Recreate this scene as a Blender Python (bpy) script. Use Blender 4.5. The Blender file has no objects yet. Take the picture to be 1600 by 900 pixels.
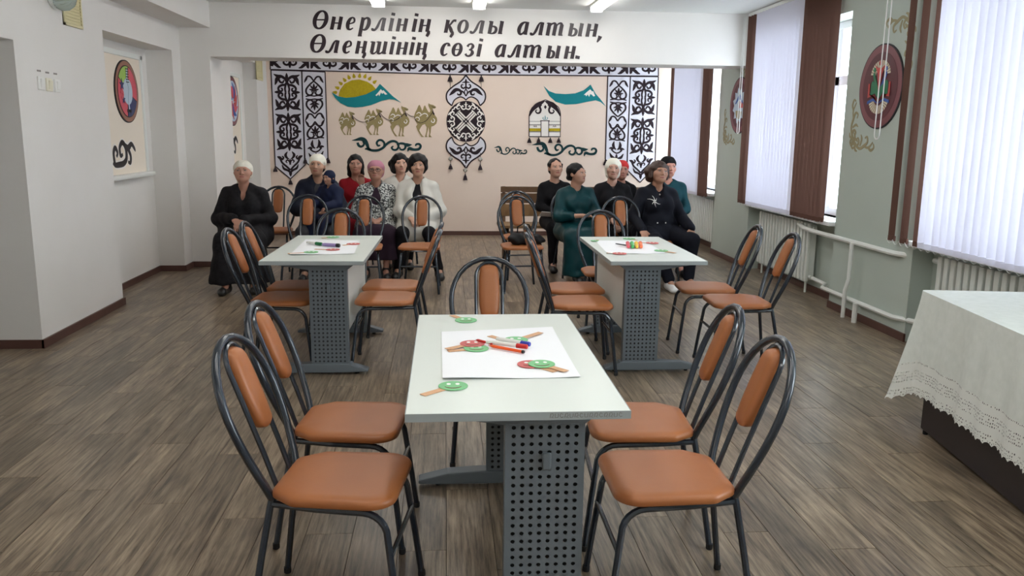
import bpy, bmesh, math, random
import numpy as np
from mathutils import Vector, Matrix, Euler
random.seed(7)
S = bpy.context.scene
COL = S.collection
R = math.radians
PI = math.pi
# ------------------------------------------------------------ camera
FPX, YAW, PITCH, ROLL, CAMH = 1289.7, 0.081982, 0.187668, 0.011186, 1.55
def cam_axes():
    cy, sy, cp, sp = math.cos(YAW), math.sin(YAW), math.cos(PITCH), math.sin(PITCH)
    fwd = Vector((sy*cp, cy*cp, -sp)); right = Vector((cy, -sy, 0)); up = right.cross(fwd)
    c, s = math.cos(ROLL), math.sin(ROLL)
    return c*right + s*up, c*up - s*right, fwd
CR, CU, CF = cam_axes()
cd = bpy.data.cameras.new('camera'); cam = bpy.data.objects.new('camera', cd); COL.objects.link(cam)
cd.sensor_width = 36; cd.lens = FPX*36/1600; cd.clip_start = .05; cd.clip_end = 200
cam.matrix_world = Matrix(((CR.x, CU.x, -CF.x, 0), (CR.y, CU.y, -CF.y, 0), (CR.z, CU.z, -CF.z, CAMH), (0, 0, 0, 1)))
S.camera = cam
# ------------------------------------------------------------ world, exposure
W = bpy.data.worlds.new('overcast_sky'); S.world = W; W.use_nodes = True
bgn = W.node_tree.nodes['Background']; bgn.inputs[0].default_value = (.86, .93, 1, 1); bgn.inputs[1].default_value = 6.5
S.view_settings.view_transform = 'Standard'; S.view_settings.look = 'None'
S.view_settings.gamma = 1; S.view_settings.use_curve_mapping = False
S.view_settings.exposure = 0.95
LAMP_POWER = 9.5          # emission strength of the fluorescent diffusers

# ------------------------------------------------------------ pixel -> place (a pixel gives a direction only)
def pray(px, py): return CR*((px-800)/FPX) - CU*((py-450)/FPX) + CF
def on_z(px, py, z=0.): d = pray(px, py); t = (z-CAMH)/d.z; return Vector((d.x*t, d.y*t, z))
def on_y(px, py, y): d = pray(px, py); t = y/d.y; return Vector((d.x*t, y, CAMH+d.z*t))
def on_x(px, py, x): d = pray(px, py); t = x/d.x; return Vector((x, d.y*t, CAMH+d.z*t))
def project(p):
    v = Vector(p)-Vector((0, 0, CAMH)); z = v.dot(CF)
    return 800+FPX*v.dot(CR)/z, 450-FPX*v.dot(CU)/z, z

# ------------------------------------------------------------ materials
def mat(name, col, rough=.6, metal=0., spec=.5, noise=None, bump=None, coat=0., sheen=0.):
    m = bpy.data.materials.new(name); m.use_nodes = True
    nt = m.node_tree; b = nt.nodes['Principled BSDF']
    b.inputs['Base Color'].default_value = (*col, 1); b.inputs['Roughness'].default_value = rough
    b.inputs['Metallic'].default_value = metal; b.inputs['Specular IOR Level'].default_value = spec
    b.inputs['Coat Weight'].default_value = coat; b.inputs['Sheen Weight'].default_value = sheen
    m.diffuse_color = (*col, 1)
    if noise or bump:
        tc = nt.nodes.new('ShaderNodeTexCoord')
    if noise:                                    # (scale, amount, second colour)
        n = nt.nodes.new('ShaderNodeTexNoise'); n.inputs['Scale'].default_value = noise[0]; n.inputs['Detail'].default_value = 4
        nt.links.new(tc.outputs['Object'], n.inputs['Vector'])
        rp = nt.nodes.new('ShaderNodeMapRange'); rp.inputs[1].default_value = .3; rp.inputs[2].default_value = .7
        rp.inputs[3].default_value = 0; rp.inputs[4].default_value = noise[1]
        nt.links.new(n.outputs['Fac'], rp.inputs[0])
        mx = nt.nodes.new('ShaderNodeMix'); mx.data_type = 'RGBA'
        mx.inputs[6].default_value = (*col, 1); mx.inputs[7].default_value = (*noise[2], 1)
        nt.links.new(rp.outputs[0], mx.inputs[0]); nt.links.new(mx.outputs[2], b.inputs['Base Color'])
    if bump:                                     # (scale, strength, distance)
        n2 = nt.nodes.new('ShaderNodeTexNoise'); n2.inputs['Scale'].default_value = bump[0]; n2.inputs['Detail'].default_value = 3
        nt.links.new(tc.outputs['Object'], n2.inputs['Vector'])
        bp = nt.nodes.new('ShaderNodeBump'); bp.inputs['Strength'].default_value = bump[1]; bp.inputs['Distance'].default_value = bump[2]
        nt.links.new(n2.outputs['Fac'], bp.inputs['Height']); nt.links.new(bp.outputs['Normal'], b.inputs['Normal'])
    return m
def srgb(r, g, b):
    f = lambda c: (c/255/12.92) if c/255 <= .04045 else ((c/255+.055)/1.055)**2.4
    return (f(r), f(g), f(b))

# ------------------------------------------------------------ mesh builder
class MB:
    def __init__(s): s.v = []; s.f = []; s.mi = []; s.cur = 0
    def add(s, vs, fs):
        o = len(s.v); s.v += [tuple(v) for v in vs]
        for f in fs: s.f.append(tuple(i+o for i in f)); s.mi.append(s.cur)
        return s
    def box(s, c, size, M=None):
        x, y, z = size[0]/2, size[1]/2, size[2]/2; c = Vector(c)
        vs = [Vector((a*x, b*y, d*z)) for a in (-1, 1) for b in (-1, 1) for d in (-1, 1)]
        vs = [(M @ v if M else v)+c for v in vs]
        return s.add(vs, [(0, 1, 3, 2), (4, 6, 7, 5), (0, 4, 5, 1), (2, 3, 7, 6), (0, 2, 6, 4), (1, 5, 7, 3)])
    def bbox(s, x0, x1, y0, y1, z0, z1): return s.box(((x0+x1)/2, (y0+y1)/2, (z0+z1)/2), (x1-x0, y1-y0, z1-z0))
    def tube(s, pts, r, n=10, closed=False):
        pts = [Vector(p) for p in pts]; m = len(pts); rs = r if hasattr(r, '__len__') else [r]*m
        vs = []; prev = None
        for i, p in enumerate(pts):
            a = pts[(i-1) % m] if (closed or i > 0) else p; b = pts[(i+1) % m] if (closed or i < m-1) else p
            t = (b-a).normalized()
            if prev is None:
                u = t.cross(Vector((0, 0, 1)));
                if u.length < .1: u = t.cross(Vector((0, 1, 0)))
            else: u = prev - t*prev.dot(t)
            u.normalize(); prev = u; w = t.cross(u)
            vs += [p + (u*math.cos(2*PI*k/n) + w*math.sin(2*PI*k/n))*rs[i] for k in range(n)]
        fs = []
        for i in range(m if closed else m-1):
            j = (i+1) % m
            for k in range(n): fs.append((i*n+k, i*n+(k+1) % n, j*n+(k+1) % n, j*n+k))
        if not closed: fs += [tuple(range(n))[::-1], tuple((m-1)*n+k for k in range(n))]
        return s.add(vs, fs)
    def lathe(s, prof, n=16, M=None):
        vs = []
        for (r, z) in prof:
            for k in range(n):
                v = Vector((r*math.cos(2*PI*k/n), r*math.sin(2*PI*k/n), z)); vs.append(M @ v if M else v)
        fs = [(i*n+k, i*n+(k+1) % n, (i+1)*n+(k+1) % n, (i+1)*n+k) for i in range(len(prof)-1) for k in range(n)]
        fs += [tuple(range(n))[::-1], tuple((len(prof)-1)*n+k for k in range(n))]
        return s.add(vs, fs)
    def prism(s, poly, fr, t, d0=0.):            # poly of (u,v); fr(u,v,d)->world; from d0 to d0+t towards the viewer
        n = len(poly); vs = [fr(u, v, d0) for u, v in poly] + [fr(u, v, d0+t) for u, v in poly]
        fs = [tuple(range(n)), tuple(range(2*n-1, n-1, -1))] + [(i, i+n, (i+1) % n+n, (i+1) % n) for i in range(n)]
        return s.add(vs, fs)
    def ribbon(s, pts, fr, t, d0=0., closed=False):   # pts of (u,v,width)
        m = len(pts); L = []; Rr = []
        for i, (u, v, w) in enumerate(pts):
            a = pts[(i-1) % m] if (closed or i > 0) else pts[i]; b = pts[(i+1) % m] if (closed or i < m-1) else pts[i]
            dx, dy = b[0]-a[0], b[1]-a[1]; l = math.hypot(dx, dy) or 1e-9; nx, ny = -dy/l*w/2, dx/l*w/2
            L.append((u+nx, v+ny)); Rr.append((u-nx, v-ny))
        vs = [fr(*p, d0+t) for p in L] + [fr(*p, d0+t) for p in Rr] + [fr(*p, d0) for p in L] + [fr(*p, d0) for p in Rr]
        fs = []
        for i in range(m if closed else m-1):
            j = (i+1) % m
            fs += [(i, m+i, m+j, j), (i, j, 2*m+j, 2*m+i), (m+i, 3*m+i, 3*m+j, m+j)]
        if not closed: fs += [(0, 2*m, 3*m, m), (m-1, 2*m-1, 4*m-1, 3*m-1)]
        return s.add(vs, fs)
    def build(s, name, mats, parent=None, smooth=False, fixn=True):
        me = bpy.data.meshes.new(name); me.from_pydata(s.v, [], s.f)
        mats = mats if isinstance(mats, (list, tuple)) else [mats]
        for m in mats: me.materials.append(m)
        if len(mats) > 1: me.polygons.foreach_set('material_index', s.mi)
        if fixn:
            bm = bmesh.new(); bm.from_mesh(me); bmesh.ops.recalc_face_normals(bm, faces=bm.faces); bm.to_mesh(me); bm.free()
        if smooth:
            me.polygons.foreach_set('use_smooth', [True]*len(me.polygons)); me.set_sharp_from_angle(angle=R(40))
        me.update()
        o = bpy.data.objects.new(name, me); COL.objects.link(o)
        if parent: o.parent = parent
        return o
def bevel(o, w, seg=2):
    bm = bmesh.new(); bm.from_mesh(o.data)
    es = [e for e in bm.edges if len(e.link_faces) == 2 and e.calc_face_angle() > R(35)]
    bmesh.ops.bevel(bm, geom=es, offset=w, segments=seg, affect='EDGES', profile=.6)
    bm.to_mesh(o.data); bm.free(); return o
def empty(name, loc=(0, 0, 0), rz=0):
    o = bpy.data.objects.new(name, None); COL.objects.link(o); o.location = loc; o.rotation_euler = (0, 0, rz); o.empty_display_size = .1
    return o
def tag(o, label, cat, group=None):
    o['label'] = label; o['category'] = cat
    if group: o['group'] = group
    return o
def struct(o): o['kind'] = 'structure'; return o
def copy_tree(o, parent=None):
    c = o.copy(); COL.objects.link(c)
    if parent: c.parent = parent
    for ch in list(o.children): copy_tree(ch, c)
    return c
def crom(pts, n=6, closed=False):                 # Catmull-Rom through points of any dimension
    m = len(pts); out = []
    for i in range(m if closed else m-1):
        g = lambda k: pts[k % m] if closed else pts[max(0, min(m-1, k))]
        p0, p1, p2, p3 = g(i-1), g(i), g(i+1), g(i+2)
        for j in range(n):
            t = j/n
            out.append(tuple(.5*((2*b)+(c-a)*t+(2*a-5*b+4*c-d)*t*t+(3*b-a-3*c+d)*t**3) for a, b, c, d in zip(p0, p1, p2, p3)))
    if not closed: out.append(tuple(pts[-1]))
    return out
# ============================================================ ROOM
XL, XR, YB, YF, ZC = -2.85, 3.50, 12.42, -2.6, 2.88
YBM0, YBM1, ZBM = 9.5, 10.0, 2.312          # cross beam
M_white = mat('white_wall_paint', srgb(232, 228, 224), .7, noise=(2.2, .35, srgb(222, 218, 212)), bump=(60, .08, .004))
M_green = mat('pale_green_wall_paint', srgb(188, 198, 189), .6, noise=(1.6, .4, srgb(176, 187, 179)), bump=(60, .08, .004))
M_cream = mat('cream_wall_paint', srgb(236, 216, 201), .75, noise=(1.4, .5, srgb(228, 206, 190)))
M_panel = mat('cream_panel_paint', srgb(240, 228, 212), .7)
M_ceil = mat('ceiling_paint', srgb(226, 226, 222), .8)
M_base = mat('brown_skirting', srgb(92, 62, 54), .45, noise=(9, .5, srgb(74, 48, 42)))
M_metalw = mat('white_enamel', srgb(232, 234, 230), .35)
M_under = mat('screed', srgb(58, 50, 44), .9)

def plank_material():
    m = bpy.data.materials.new('grey_oak_plank'); m.use_nodes = True; nt = m.node_tree; b = nt.nodes['Principled BSDF']
    N = nt.nodes.new; L = nt.links.new
    tc = N('ShaderNodeTexCoord'); oi = N('ShaderNodeObjectInfo'); geo = N('ShaderNodeNewGeometry')
    vm = N('ShaderNodeVectorMath'); vm.operation = 'MULTIPLY'; vm.inputs[1].default_value = (1, .05, 1); L(geo.outputs['Position'], vm.inputs[0])
    add = N('ShaderNodeVectorMath'); add.operation = 'ADD'; L(vm.outputs[0], add.inputs[0])
    cmb = N('ShaderNodeCombineXYZ'); mul = N('ShaderNodeMath'); mul.operation = 'MULTIPLY'; mul.inputs[1].default_value = 37
    L(oi.outputs['Random'], mul.inputs[0]); L(mul.outputs[0], cmb.inputs[2]); L(cmb.outputs[0], add.inputs[1])
    n1 = N('ShaderNodeTexNoise'); n1.inputs['Scale'].default_value = 60; n1.inputs['Detail'].default_value = 6; n1.inputs['Roughness'].default_value = .7; L(add.outputs[0], n1.inputs['Vector'])
    vm2 = N('ShaderNodeVectorMath'); vm2.operation = 'MULTIPLY'; vm2.inputs[1].default_value = (1, .28, 1); L(geo.outputs['Position'], vm2.inputs[0])
    ad2 = N('ShaderNodeVectorMath'); ad2.operation = 'ADD'; L(vm2.outputs[0], ad2.inputs[0]); L(cmb.outputs[0], ad2.inputs[1])
    n2 = N('ShaderNodeTexNoise'); n2.inputs['Scale'].default_value = 6.5; n2.inputs['Detail'].default_value = 3; n2.inputs['Distortion'].default_value = .8; L(ad2.outputs[0], n2.inputs['Vector'])
    r1 = N('ShaderNodeValToRGB'); e = r1.color_ramp.elements
    e[0].position = .34; e[0].color = (*srgb(82, 69, 56), 1); e[1].position = .68; e[1].color = (*srgb(170, 152, 129), 1)
    x = e.new(.5); x.color = (*srgb(134, 118, 99), 1); L(n1.outputs['Fac'], r1.inputs[0])
    r2 = N('ShaderNodeMapRange'); r2.inputs[1].default_value = .30; r2.inputs[2].default_value = .62; r2.inputs[3].default_value = .56; r2.inputs[4].default_value = 1.10; L(n2.outputs['Fac'], r2.inputs[0])
    r3 = N('ShaderNodeMapRange'); r3.inputs[3].default_value = .84; r3.inputs[4].default_value = 1.12; L(oi.outputs['Random'], r3.inputs[0])
    mm = N('ShaderNodeMath'); mm.operation = 'MULTIPLY'; L(r2.outputs[0], mm.inputs[0]); L(r3.outputs[0], mm.inputs[1])
    mx = N('ShaderNodeVectorMath'); mx.operation = 'SCALE'; L(r1.outputs[0], mx.inputs[0]); L(mm.outputs[0], mx.inputs['Scale'])
    L(mx.outputs[0], b.inputs['Base Color'])
    rr = N('ShaderNodeMapRange'); rr.inputs[3].default_value = .24; rr.inputs[4].default_value = .42; L(n1.outputs['Fac'], rr.inputs[0]); L(rr.outputs[0], b.inputs['Roughness'])
    bp = N('ShaderNodeBump'); bp.inputs['Strength'].default_value = .15; bp.inputs['Distance'].default_value = .002; L(n1.outputs['Fac'], bp.inputs['Height']); L(bp.outputs[0], b.inputs['Normal'])
    return m
M_plank = plank_material()

# floor: underlay + planks
fl = struct(MB().bbox(-4.6, 3.9, YF, YB+.1, -.12, -.004).build('floor', M_under))
PW, PL = .182, 1.22
def plank_proto():
    b = MB(); g = .0005; bv = .0009; x, y = PW/2-g, PL/2-g
    vs = [(-x, -y, -.004), (x, -y, -.004), (x, y, -.004), (-x, y, -.004), (-x+bv, -y+bv, 0), (x-bv, -y+bv, 0), (x-bv, y-bv, 0), (-x+bv, y-bv, 0)]
    fs = [(4, 5, 6, 7), (0, 1, 5, 4), (1, 2, 6, 5), (2, 3, 7, 6), (3, 0, 4, 7)]
    return vs, fs
pv, pf = plank_proto(); cells = []
ncol = int(8.4/PW)+1
for i in range(ncol):
    x = -4.55+PW*(i+.5)
    off = (i*0.437 % 1)*PL
    y = YF+off-PL/2
    while y < YB+PL/2:
        if x < 3.8: cells.append((x, y))
        y += PL
def cell_score(c):
    if c[1] < .8: return 0
    px, py, z = project((c[0], max(c[1], 1.2), 0))
    return 1/z if (-260 < px < 1860 and py < 1250 and z > .5) else 0
cells.sort(key=cell_score, reverse=True)
pm = MB(); pm.add(pv, pf); p0 = pm.build('plank', M_plank, fl, fixn=False)
for k, (x, y) in enumerate(cells[:300]):
    o = p0 if k == 0 else p0.copy()
    if k: COL.objects.link(o)
    o.location = (x, y, 0)
rest = MB()
for (x, y) in cells[300:]:
    rest.add([(a+x, b+y, c) for a, b, c in pv], pf)
ro = rest.build('far_planks', M_plank, fl, fixn=False); ro['kind'] = 'stuff'

# ceiling (near part and part beyond the beam)
struct(MB().bbox(-4.6, 4.3, YF-.1, YB+.1, ZC, ZC+.1).build('ceiling', M_ceil))
# ---- left wall: doorway near camera, niche with a framed panel, pier, second niche
wl = MB()
T = .95                                              # solid thickness to the left
D0, D1, ZD = 3.4, 5.93, 2.11                         # doorway
N0, N1, ZN, XN = 7.43, 9.22, 2.345, -3.12            # niche
wl.bbox(XL-T, XL, YF, D0, 0, ZC)
wl.bbox(XL-T, XL, D0, D1, ZD, ZC)
wl.bbox(XL-T, XL, D1, N0, 0, ZC)
wl.bbox(XL-T, XN, N0, N1, 0, ZC); wl.bbox(XN, XL, N0, N1, ZN, ZC)
wl.bbox(XL-T, XL, N1, YBM0, 0, ZC)
struct(wl.build('wall_left', M_white))
wc = MB().bbox(-4.6, -4.45, D0-.6, D1+.6, 0, ZC); wc.bbox(-4.6, XL-T, D0-.7, D0-.55, 0, ZC); wc.bbox(-4.6, XL-T, D1+.55, D1+.7, 0, ZC)  # both end walls are unseen, added to keep sky light off the doorway
struct(wc.build('wall_corridor', M_white))
XP = -2.54                                            # pier face beyond the beam
wl2 = MB(); K0, K1, XK = 10.35, 11.75, -2.72
wl2.bbox(XL-T, XP, YBM0, K0, 0, ZC); wl2.bbox(XL-T, XK, K0, K1, 0, ZC); wl2.bbox(XK, XP, K0, K1, 2.42, ZC); wl2.bbox(XL-T, XP, K1, YB, 0, ZC)
struct(wl2.build('wall_left_far', M_white))
# soffit along the left wall, and the cross beam
struct(MB().bbox(XL-.2, -2.52, YF, YBM0, 2.61, ZC).build('trim_1', M_white))
struct(MB().bbox(XP, 3.75, YBM0, YBM1, ZBM, ZC).build('trim_2', M_white))
struct(MB().bbox(-4.6, 4.3, YB, YB+.12, 0, ZC).build('wall_back', M_cream))
struct(MB().bbox(-4.6, 4.3, YF-.1, YF, 0, ZC).build('wall_front', M_white))
# framed cream panels in the niches (frame moulding, sill)
def niche_panel(n, x, y0, y1, z0, z1):
    p = struct(MB().bbox(x, x+.012, y0, y1, z0, z1).build('trim_%d' % n, M_panel))
    b = MB(); w = .05
    b.bbox(x, x+.028, y0-w, y0, z0, z1+w); b.bbox(x, x+.028, y1, y1+w, z0, z1+w); b.bbox(x, x+.028, y0-w, y1+w, z1, z1+w)
    bevel(b.build('frame', M_metalw, p), .006)
    s = MB().bbox(x, x+.09, y0-.04, y1+.05, z0-.045, z0); bevel(s.build('sill', M_metalw, p), .015)
niche_panel(3, XN, 7.50, 8.98, 1.10, 2.22)
niche_panel(4, XK, 10.45, 11.45, 1.10, 2.20)
# ---- right wall with window bays; bays are recessed for the radiators
bays = [(10.55, 12.38), (7.15, 9.30), (3.62, 5.88), (.1, 2.36)]
ZS, ZT, DEP = .78, 2.60, .17
wr = MB(); edges = [YF]+[v for b in sorted(bays) for v in b]+[YB]
for i in range(0, len(edges), 2):
    wr.bbox(XR, XR+.45, edges[i], edges[i+1], 0, ZC)
for (a, b) in bays:
    wr.bbox(XR+DEP, XR+.45, a, b, 0, ZS); wr.bbox(XR, XR+.45, a, b, ZT, ZC)
struct(wr.build('wall_right', M_green))
M_glass = bpy.data.materials.new('window_glass'); M_glass.use_nodes = True
_nt = M_glass.node_tree; _nt.nodes.clear()
_o = _nt.nodes.new('ShaderNodeOutputMaterial'); _t = _nt.nodes.new('ShaderNodeBsdfTransparent'); _g = _nt.nodes.new('ShaderNodeBsdfGlossy')
_f = _nt.nodes.new('ShaderNodeMixShader'); _f.inputs[0].default_value = .06; _g.inputs['Roughness'].default_value = .02
_t.inputs[0].default_value = (.95, .97, .97, 1)
_nt.links.new(_t.outputs[0], _f.inputs[1]); _nt.links.new(_g.outputs[0], _f.inputs[2]); _nt.links.new(_f.outputs[0], _o.inputs[0])
M_frame = mat('white_window_plastic', srgb(236, 238, 240), .35)
for n, (a, b) in enumerate(bays):
    x = XR+.28
    w = struct(empty('window_%d' % (n+1), (x, (a+b)/2, ZS)))
    hw = (b-a)/2; H = ZT-ZS
    def F(y0, y1, z0, z1, d=.06): return MB().bbox(-d/2, d/2, y0, y1, z0, z1)
    for args in ((-hw, -hw+.07, 0, H), (hw-.07, hw, 0, H), (-hw, hw, H-.07, H), (-hw, hw, 0, .07)):
        bevel(F(*args).build('window_frame', M_frame, w), .006)
    zt = H*.70
    bevel(F(-hw+.07, hw-.07, zt-.045, zt+.045).build('transom', M_frame, w), .006)
    for s in (-1/3, 1/3): bevel(F(s*hw-.045, s*hw+.045, .07, H-.07).build('mullion', M_frame, w), .006)
    for k in range(3):
        y0 = -hw+.07 if k == 0 else (-hw/3+.045 if k == 1 else hw/3+.045); y1 = -hw/3-.045 if k == 0 else (hw/3-.045 if k == 1 else hw-.07)
        for (z0, z1) in ((.07, zt-.045), (zt+.045, H-.07)):
            MB().bbox(-.006, .006, y0, y1, z0, z1).build('pane', M_glass, w)
    sl = MB().bbox(XR-.06-x, XR+.26-x, -hw, hw, -.04, 0); bevel(sl.build('window_sill', M_frame, w), .008)
# ---- baseboards
def base(name, segs):
    b = MB()
    for (x0, y0, x1, y1) in segs:
        t = .016; h = .062
        if abs(x0-x1) < 1e-6: b.bbox(x0-t/2, x0+t/2, min(y0, y1), max(y0, y1), 0, h)
        else: b.bbox(min(x0, x1), max(x0, x1), y0-t/2, y0+t/2, 0, h)
    return struct(b.build(name, M_base))
e = .008
base('baseboard_left', [(XL+e, D1-.016, XL+e, N0), (XL-T, D1-e, XL+.016, D1-e), (XN, N0+e, XL+.016, N0+e), (XN+e, N0, XN+e, N1), (XN, N1-e, XL, N1-e), (XL+e, N1-.016, XL+e, YBM0), (XL, YBM0-e, XP+.016, YBM0-e), (XP+e, YBM0-.016, XP+e, K0), (XK+e, K0, XK+e, K1), (XP+e, K1, XP+e, YB), (XL+e, YF, XL+e, D0)])
base('baseboard_back', [(XP, YB-e, XR, YB-e)])
rs = []
for (a, b) in bays: rs += [(XR+DEP-e, a, XR+DEP-e, b), (XR, b+e, XR+DEP, b+e)] if False else [(XR+DEP-e, a, XR+DEP-e, b)]
for i in range(0, len(edges), 2): rs += [(XR-e, edges[i]-.016, XR-e, edges[i+1])]
base('baseboard_right', rs)

# ============================================================ vertical blinds
def blind_mat(name, col, trans):
    m = bpy.data.materials.new(name); m.use_nodes = True; nt = m.node_tree; nt.nodes.clear()
    o = nt.nodes.new('ShaderNodeOutputMaterial'); d = nt.nodes.new('ShaderNodeBsdfDiffuse'); t = nt.nodes.new('ShaderNodeBsdfTranslucent'); x = nt.nodes.new('ShaderNodeMixShader')
    d.inputs[0].default_value = (*col, 1); t.inputs[0].default_value = (*col, 1); x.inputs[0].default_value = trans
    nt.links.new(d.outputs[0], x.inputs[1]); nt.links.new(t.outputs[0], x.inputs[2]); nt.links.new(x.outputs[0], o.inputs[0]); m.diffuse_color = (*col, 1)
    return m
M_bw = blind_mat('white_blind_fabric', srgb(222, 221, 234), .065)
M_bb = blind_mat('brown_blind_fabric', srgb(104, 78, 70), .10)
M_cord = mat('white_cord', srgb(238, 238, 236), .5)
def blind(label, x, y0, y1, zb, zt, scheme, cord=None, tilt=34, gapfirst=0):
    root = tag(empty('vertical_blind', (x, (y0+y1)/2, zb)), label, 'blind', 'vertical blinds at the windows')
    rail = MB().bbox(-.02, .025, (y0-y1)/2-.02, (y1-y0)/2+.02, zt-zb, zt-zb+.035); bevel(rail.build('head_rail', M_metalw, root), .004)
    n = len(scheme); pitch = (y1-y0)/n; protos = {}
    for i, c in enumerate(scheme):
        y = (y1-y0)/2-pitch*(i+.5)
        if c == '.': continue
        if c not in protos:
            wd = .089; b = MB(); vs = []; seg = 4
            for zz in (.03, zt-zb):
                for k in range(seg+1):
                    u = k/seg-.5; vs.append((.008*(1-4*u*u), u*wd, zz))
            fs = [(k, k+1, seg+2+k, seg+1+k) for k in range(seg)]
            b.add(vs, fs); o = b.build('slat', M_bw if c in 'wW' else M_bb, root, smooth=True)
            wt = MB().bbox(-.004, .012, -wd/2+.004, wd/2-.004, 0, .04); wo = wt.build('bottom_weight', M_bw if c in 'wW' else M_bb, o)
            protos[c] = o
        else:
            o = protos[c].copy(); COL.objects.link(o)
            for ch in protos[c].children: g = ch.copy(); COL.objects.link(g); g.parent = o
        o.location = (0, y, 0); o.rotation_euler = (0, 0, R((2 if (c == 'b' and '.' in scheme) else tilt)+random.uniform(-4, 4)))
    # bead chain along the bottom
    pts = []
    for i in range(n*4+1):
        y = (y1-y0)/2-pitch*i/4; pts.append((-.012, y, .012-.03*abs(math.sin(PI*i/4))))
    ch = MB().tube(pts, .0016, 4); ch.build('bottom_chain', M_cord, root)
    if cord:
        cy, czb, r = cord; cy -= (y0+y1)/2; cz = czb-zb; t = zt-zb
        loop = [(-.05, cy-r, t), (-.05, cy-r, cz+r)]+[(-.05, cy-r*math.cos(PI*k/8), cz+r-r*math.sin(PI*k/8)) for k in range(1, 8)]+[(-.05, cy+r, cz+r), (-.05, cy+r*.4, t)]
        MB().tube(loop, .005, 6).build('pull_cord', M_cord, root)
    return root
blind('white vertical blind edged in brown beside the white and black felt banners', 3.36, 10.5, 12.34, .74, 2.82, 'bb'+'w'*15+'bbb', None)
blind('tall white vertical blind with wide brown ends behind the right table', 3.42, 7.26, 9.40, .765, 2.84, 'bbb'+'w'*15+'bbbbbbbb', (9.45, 1.55, .035))
blind('white vertical blind with three spaced brown strips beside the book emblem', 3.42, 3.60, 6.10, .755, 2.84, 'b.b.b'+'w'*24, (6.32, 1.52, .04))

# ============================================================ radiators and pipes
M_rad = mat('radiator_enamel', srgb(222, 226, 220), .4)
def radiator(y0, y1, z0, z1, label):
    root = tag(empty('radiator', (XR+.085, (y0+y1)/2, 0)), label, 'radiator', 'radiators under the windows')
    n = int((y1-y0)/.078); pr = None
    for i in range(n):
        y = (y0-y1)/2+.078*(i+.5)
        if pr is None:
            b = MB(); b.box((0, 0, (z0+z1)/2), (.085, .034, z1-z0-.03)); b.box((-.03, 0, (z0+z1)/2), (.03, .05, z1-z0)); pr = bevel(b.build('section', M_rad, root), .008); o = pr
        else: o = pr.copy(); COL.objects.link(o)
        o.location = (0, y, 0)
    for z in (z0+.05, z1-.05): MB().tube([(0, (y0-y1)/2-.03, z), (0, (y1-y0)/2+.03, z)], .02, 8).build('header_pipe', M_rad, root, True)
    for y in ((y0-y1)/2+.1, (y1-y0)/2-.1): MB().tube([(0, y, 0), (0, y, z0+.05)], .012, 6).build('leg', M_rad, root)
radiator(10.7, 12.1, .12, .68, 'white ribbed radiator below the window next to the back wall')
radiator(7.75, 9.1, .12, .70, 'white ribbed radiator behind the two chairs by the window')
radiator(4.0, 5.70, .12, .70, 'white ribbed radiator behind the lace covered table')
def pipe(pts, r, label, g='heating pipes along the window wall'):
    p = crom(pts, 1) if len(pts) < 3 else pts
    o = MB().tube(p, r, 8).build('heating_pipe', M_metalw, None, True); tag(o, label, 'pipe', g); return o
pipe([(XR+.06, 8.05, .66), (XR-.035, 7.70, .66), (XR-.04, 7.5, .655), (XR-.04, 6.2, .655), (XR-.035, 6.05, .655), (XR+.06, 5.9, .65)], .021, 'upper white heating pipe running under the book emblem')
pipe([(XR+.08, 7.68, .17), (XR+.05, 7.35, .17), (XR-.04, 7.22, .165), (XR-.04, 6.0, .165), (XR+.06, 5.8, .165)], .02, 'lower white heating pipe just above the skirting')
pipe([(XR-.075, 6.72, 0), (XR-.075, 6.72, .16), (XR-.085, 6.70, .24), (XR-.07, 6.68, .34), (XR-.07, 6.68, .655)], .018, 'bent white riser pipe joining the two heating pipes', 'risers')
pipe([(XR-.075, 6.52, 0), (XR-.075, 6.52, .165)], .022, 'short thick white pipe stub going into the floor', 'risers')
# ============================================================ CHAIRS
M_tube = mat('blue_grey_tube_paint', srgb(34, 42, 52), .22, spec=.6, coat=.25)
M_leath = mat('tan_leatherette', srgb(166, 101, 55), .42, noise=(5, .4, srgb(146, 82, 42)), bump=(220, .12, .002))
M_rub = mat('black_rubber', srgb(24, 24, 26), .7)
LEAN = lambda z: .195+.17*max(0, (z-.43)/.47)**1.05          # y of the back frame at height z
def seat_outline():
    pts = []
    def arc(cx, cy, r, a0, a1, n=7):
        for k in range(n+1):
            a = R(a0+(a1-a0)*k/n); pts.append((cx+r*math.cos(a), cy+r*math.sin(a)))
    arc(-.120, -.117, .08, 180, 270); arc(.120, -.117, .08, 270, 360)
    arc(.148, .10, .045, 0, 25, 2); arc(.115, .165, .03, 40, 90, 3); arc(-.115, .165, .03, 90, 140, 3); arc(-.148, .10, .045, 155, 180, 2)
    return pts
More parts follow.
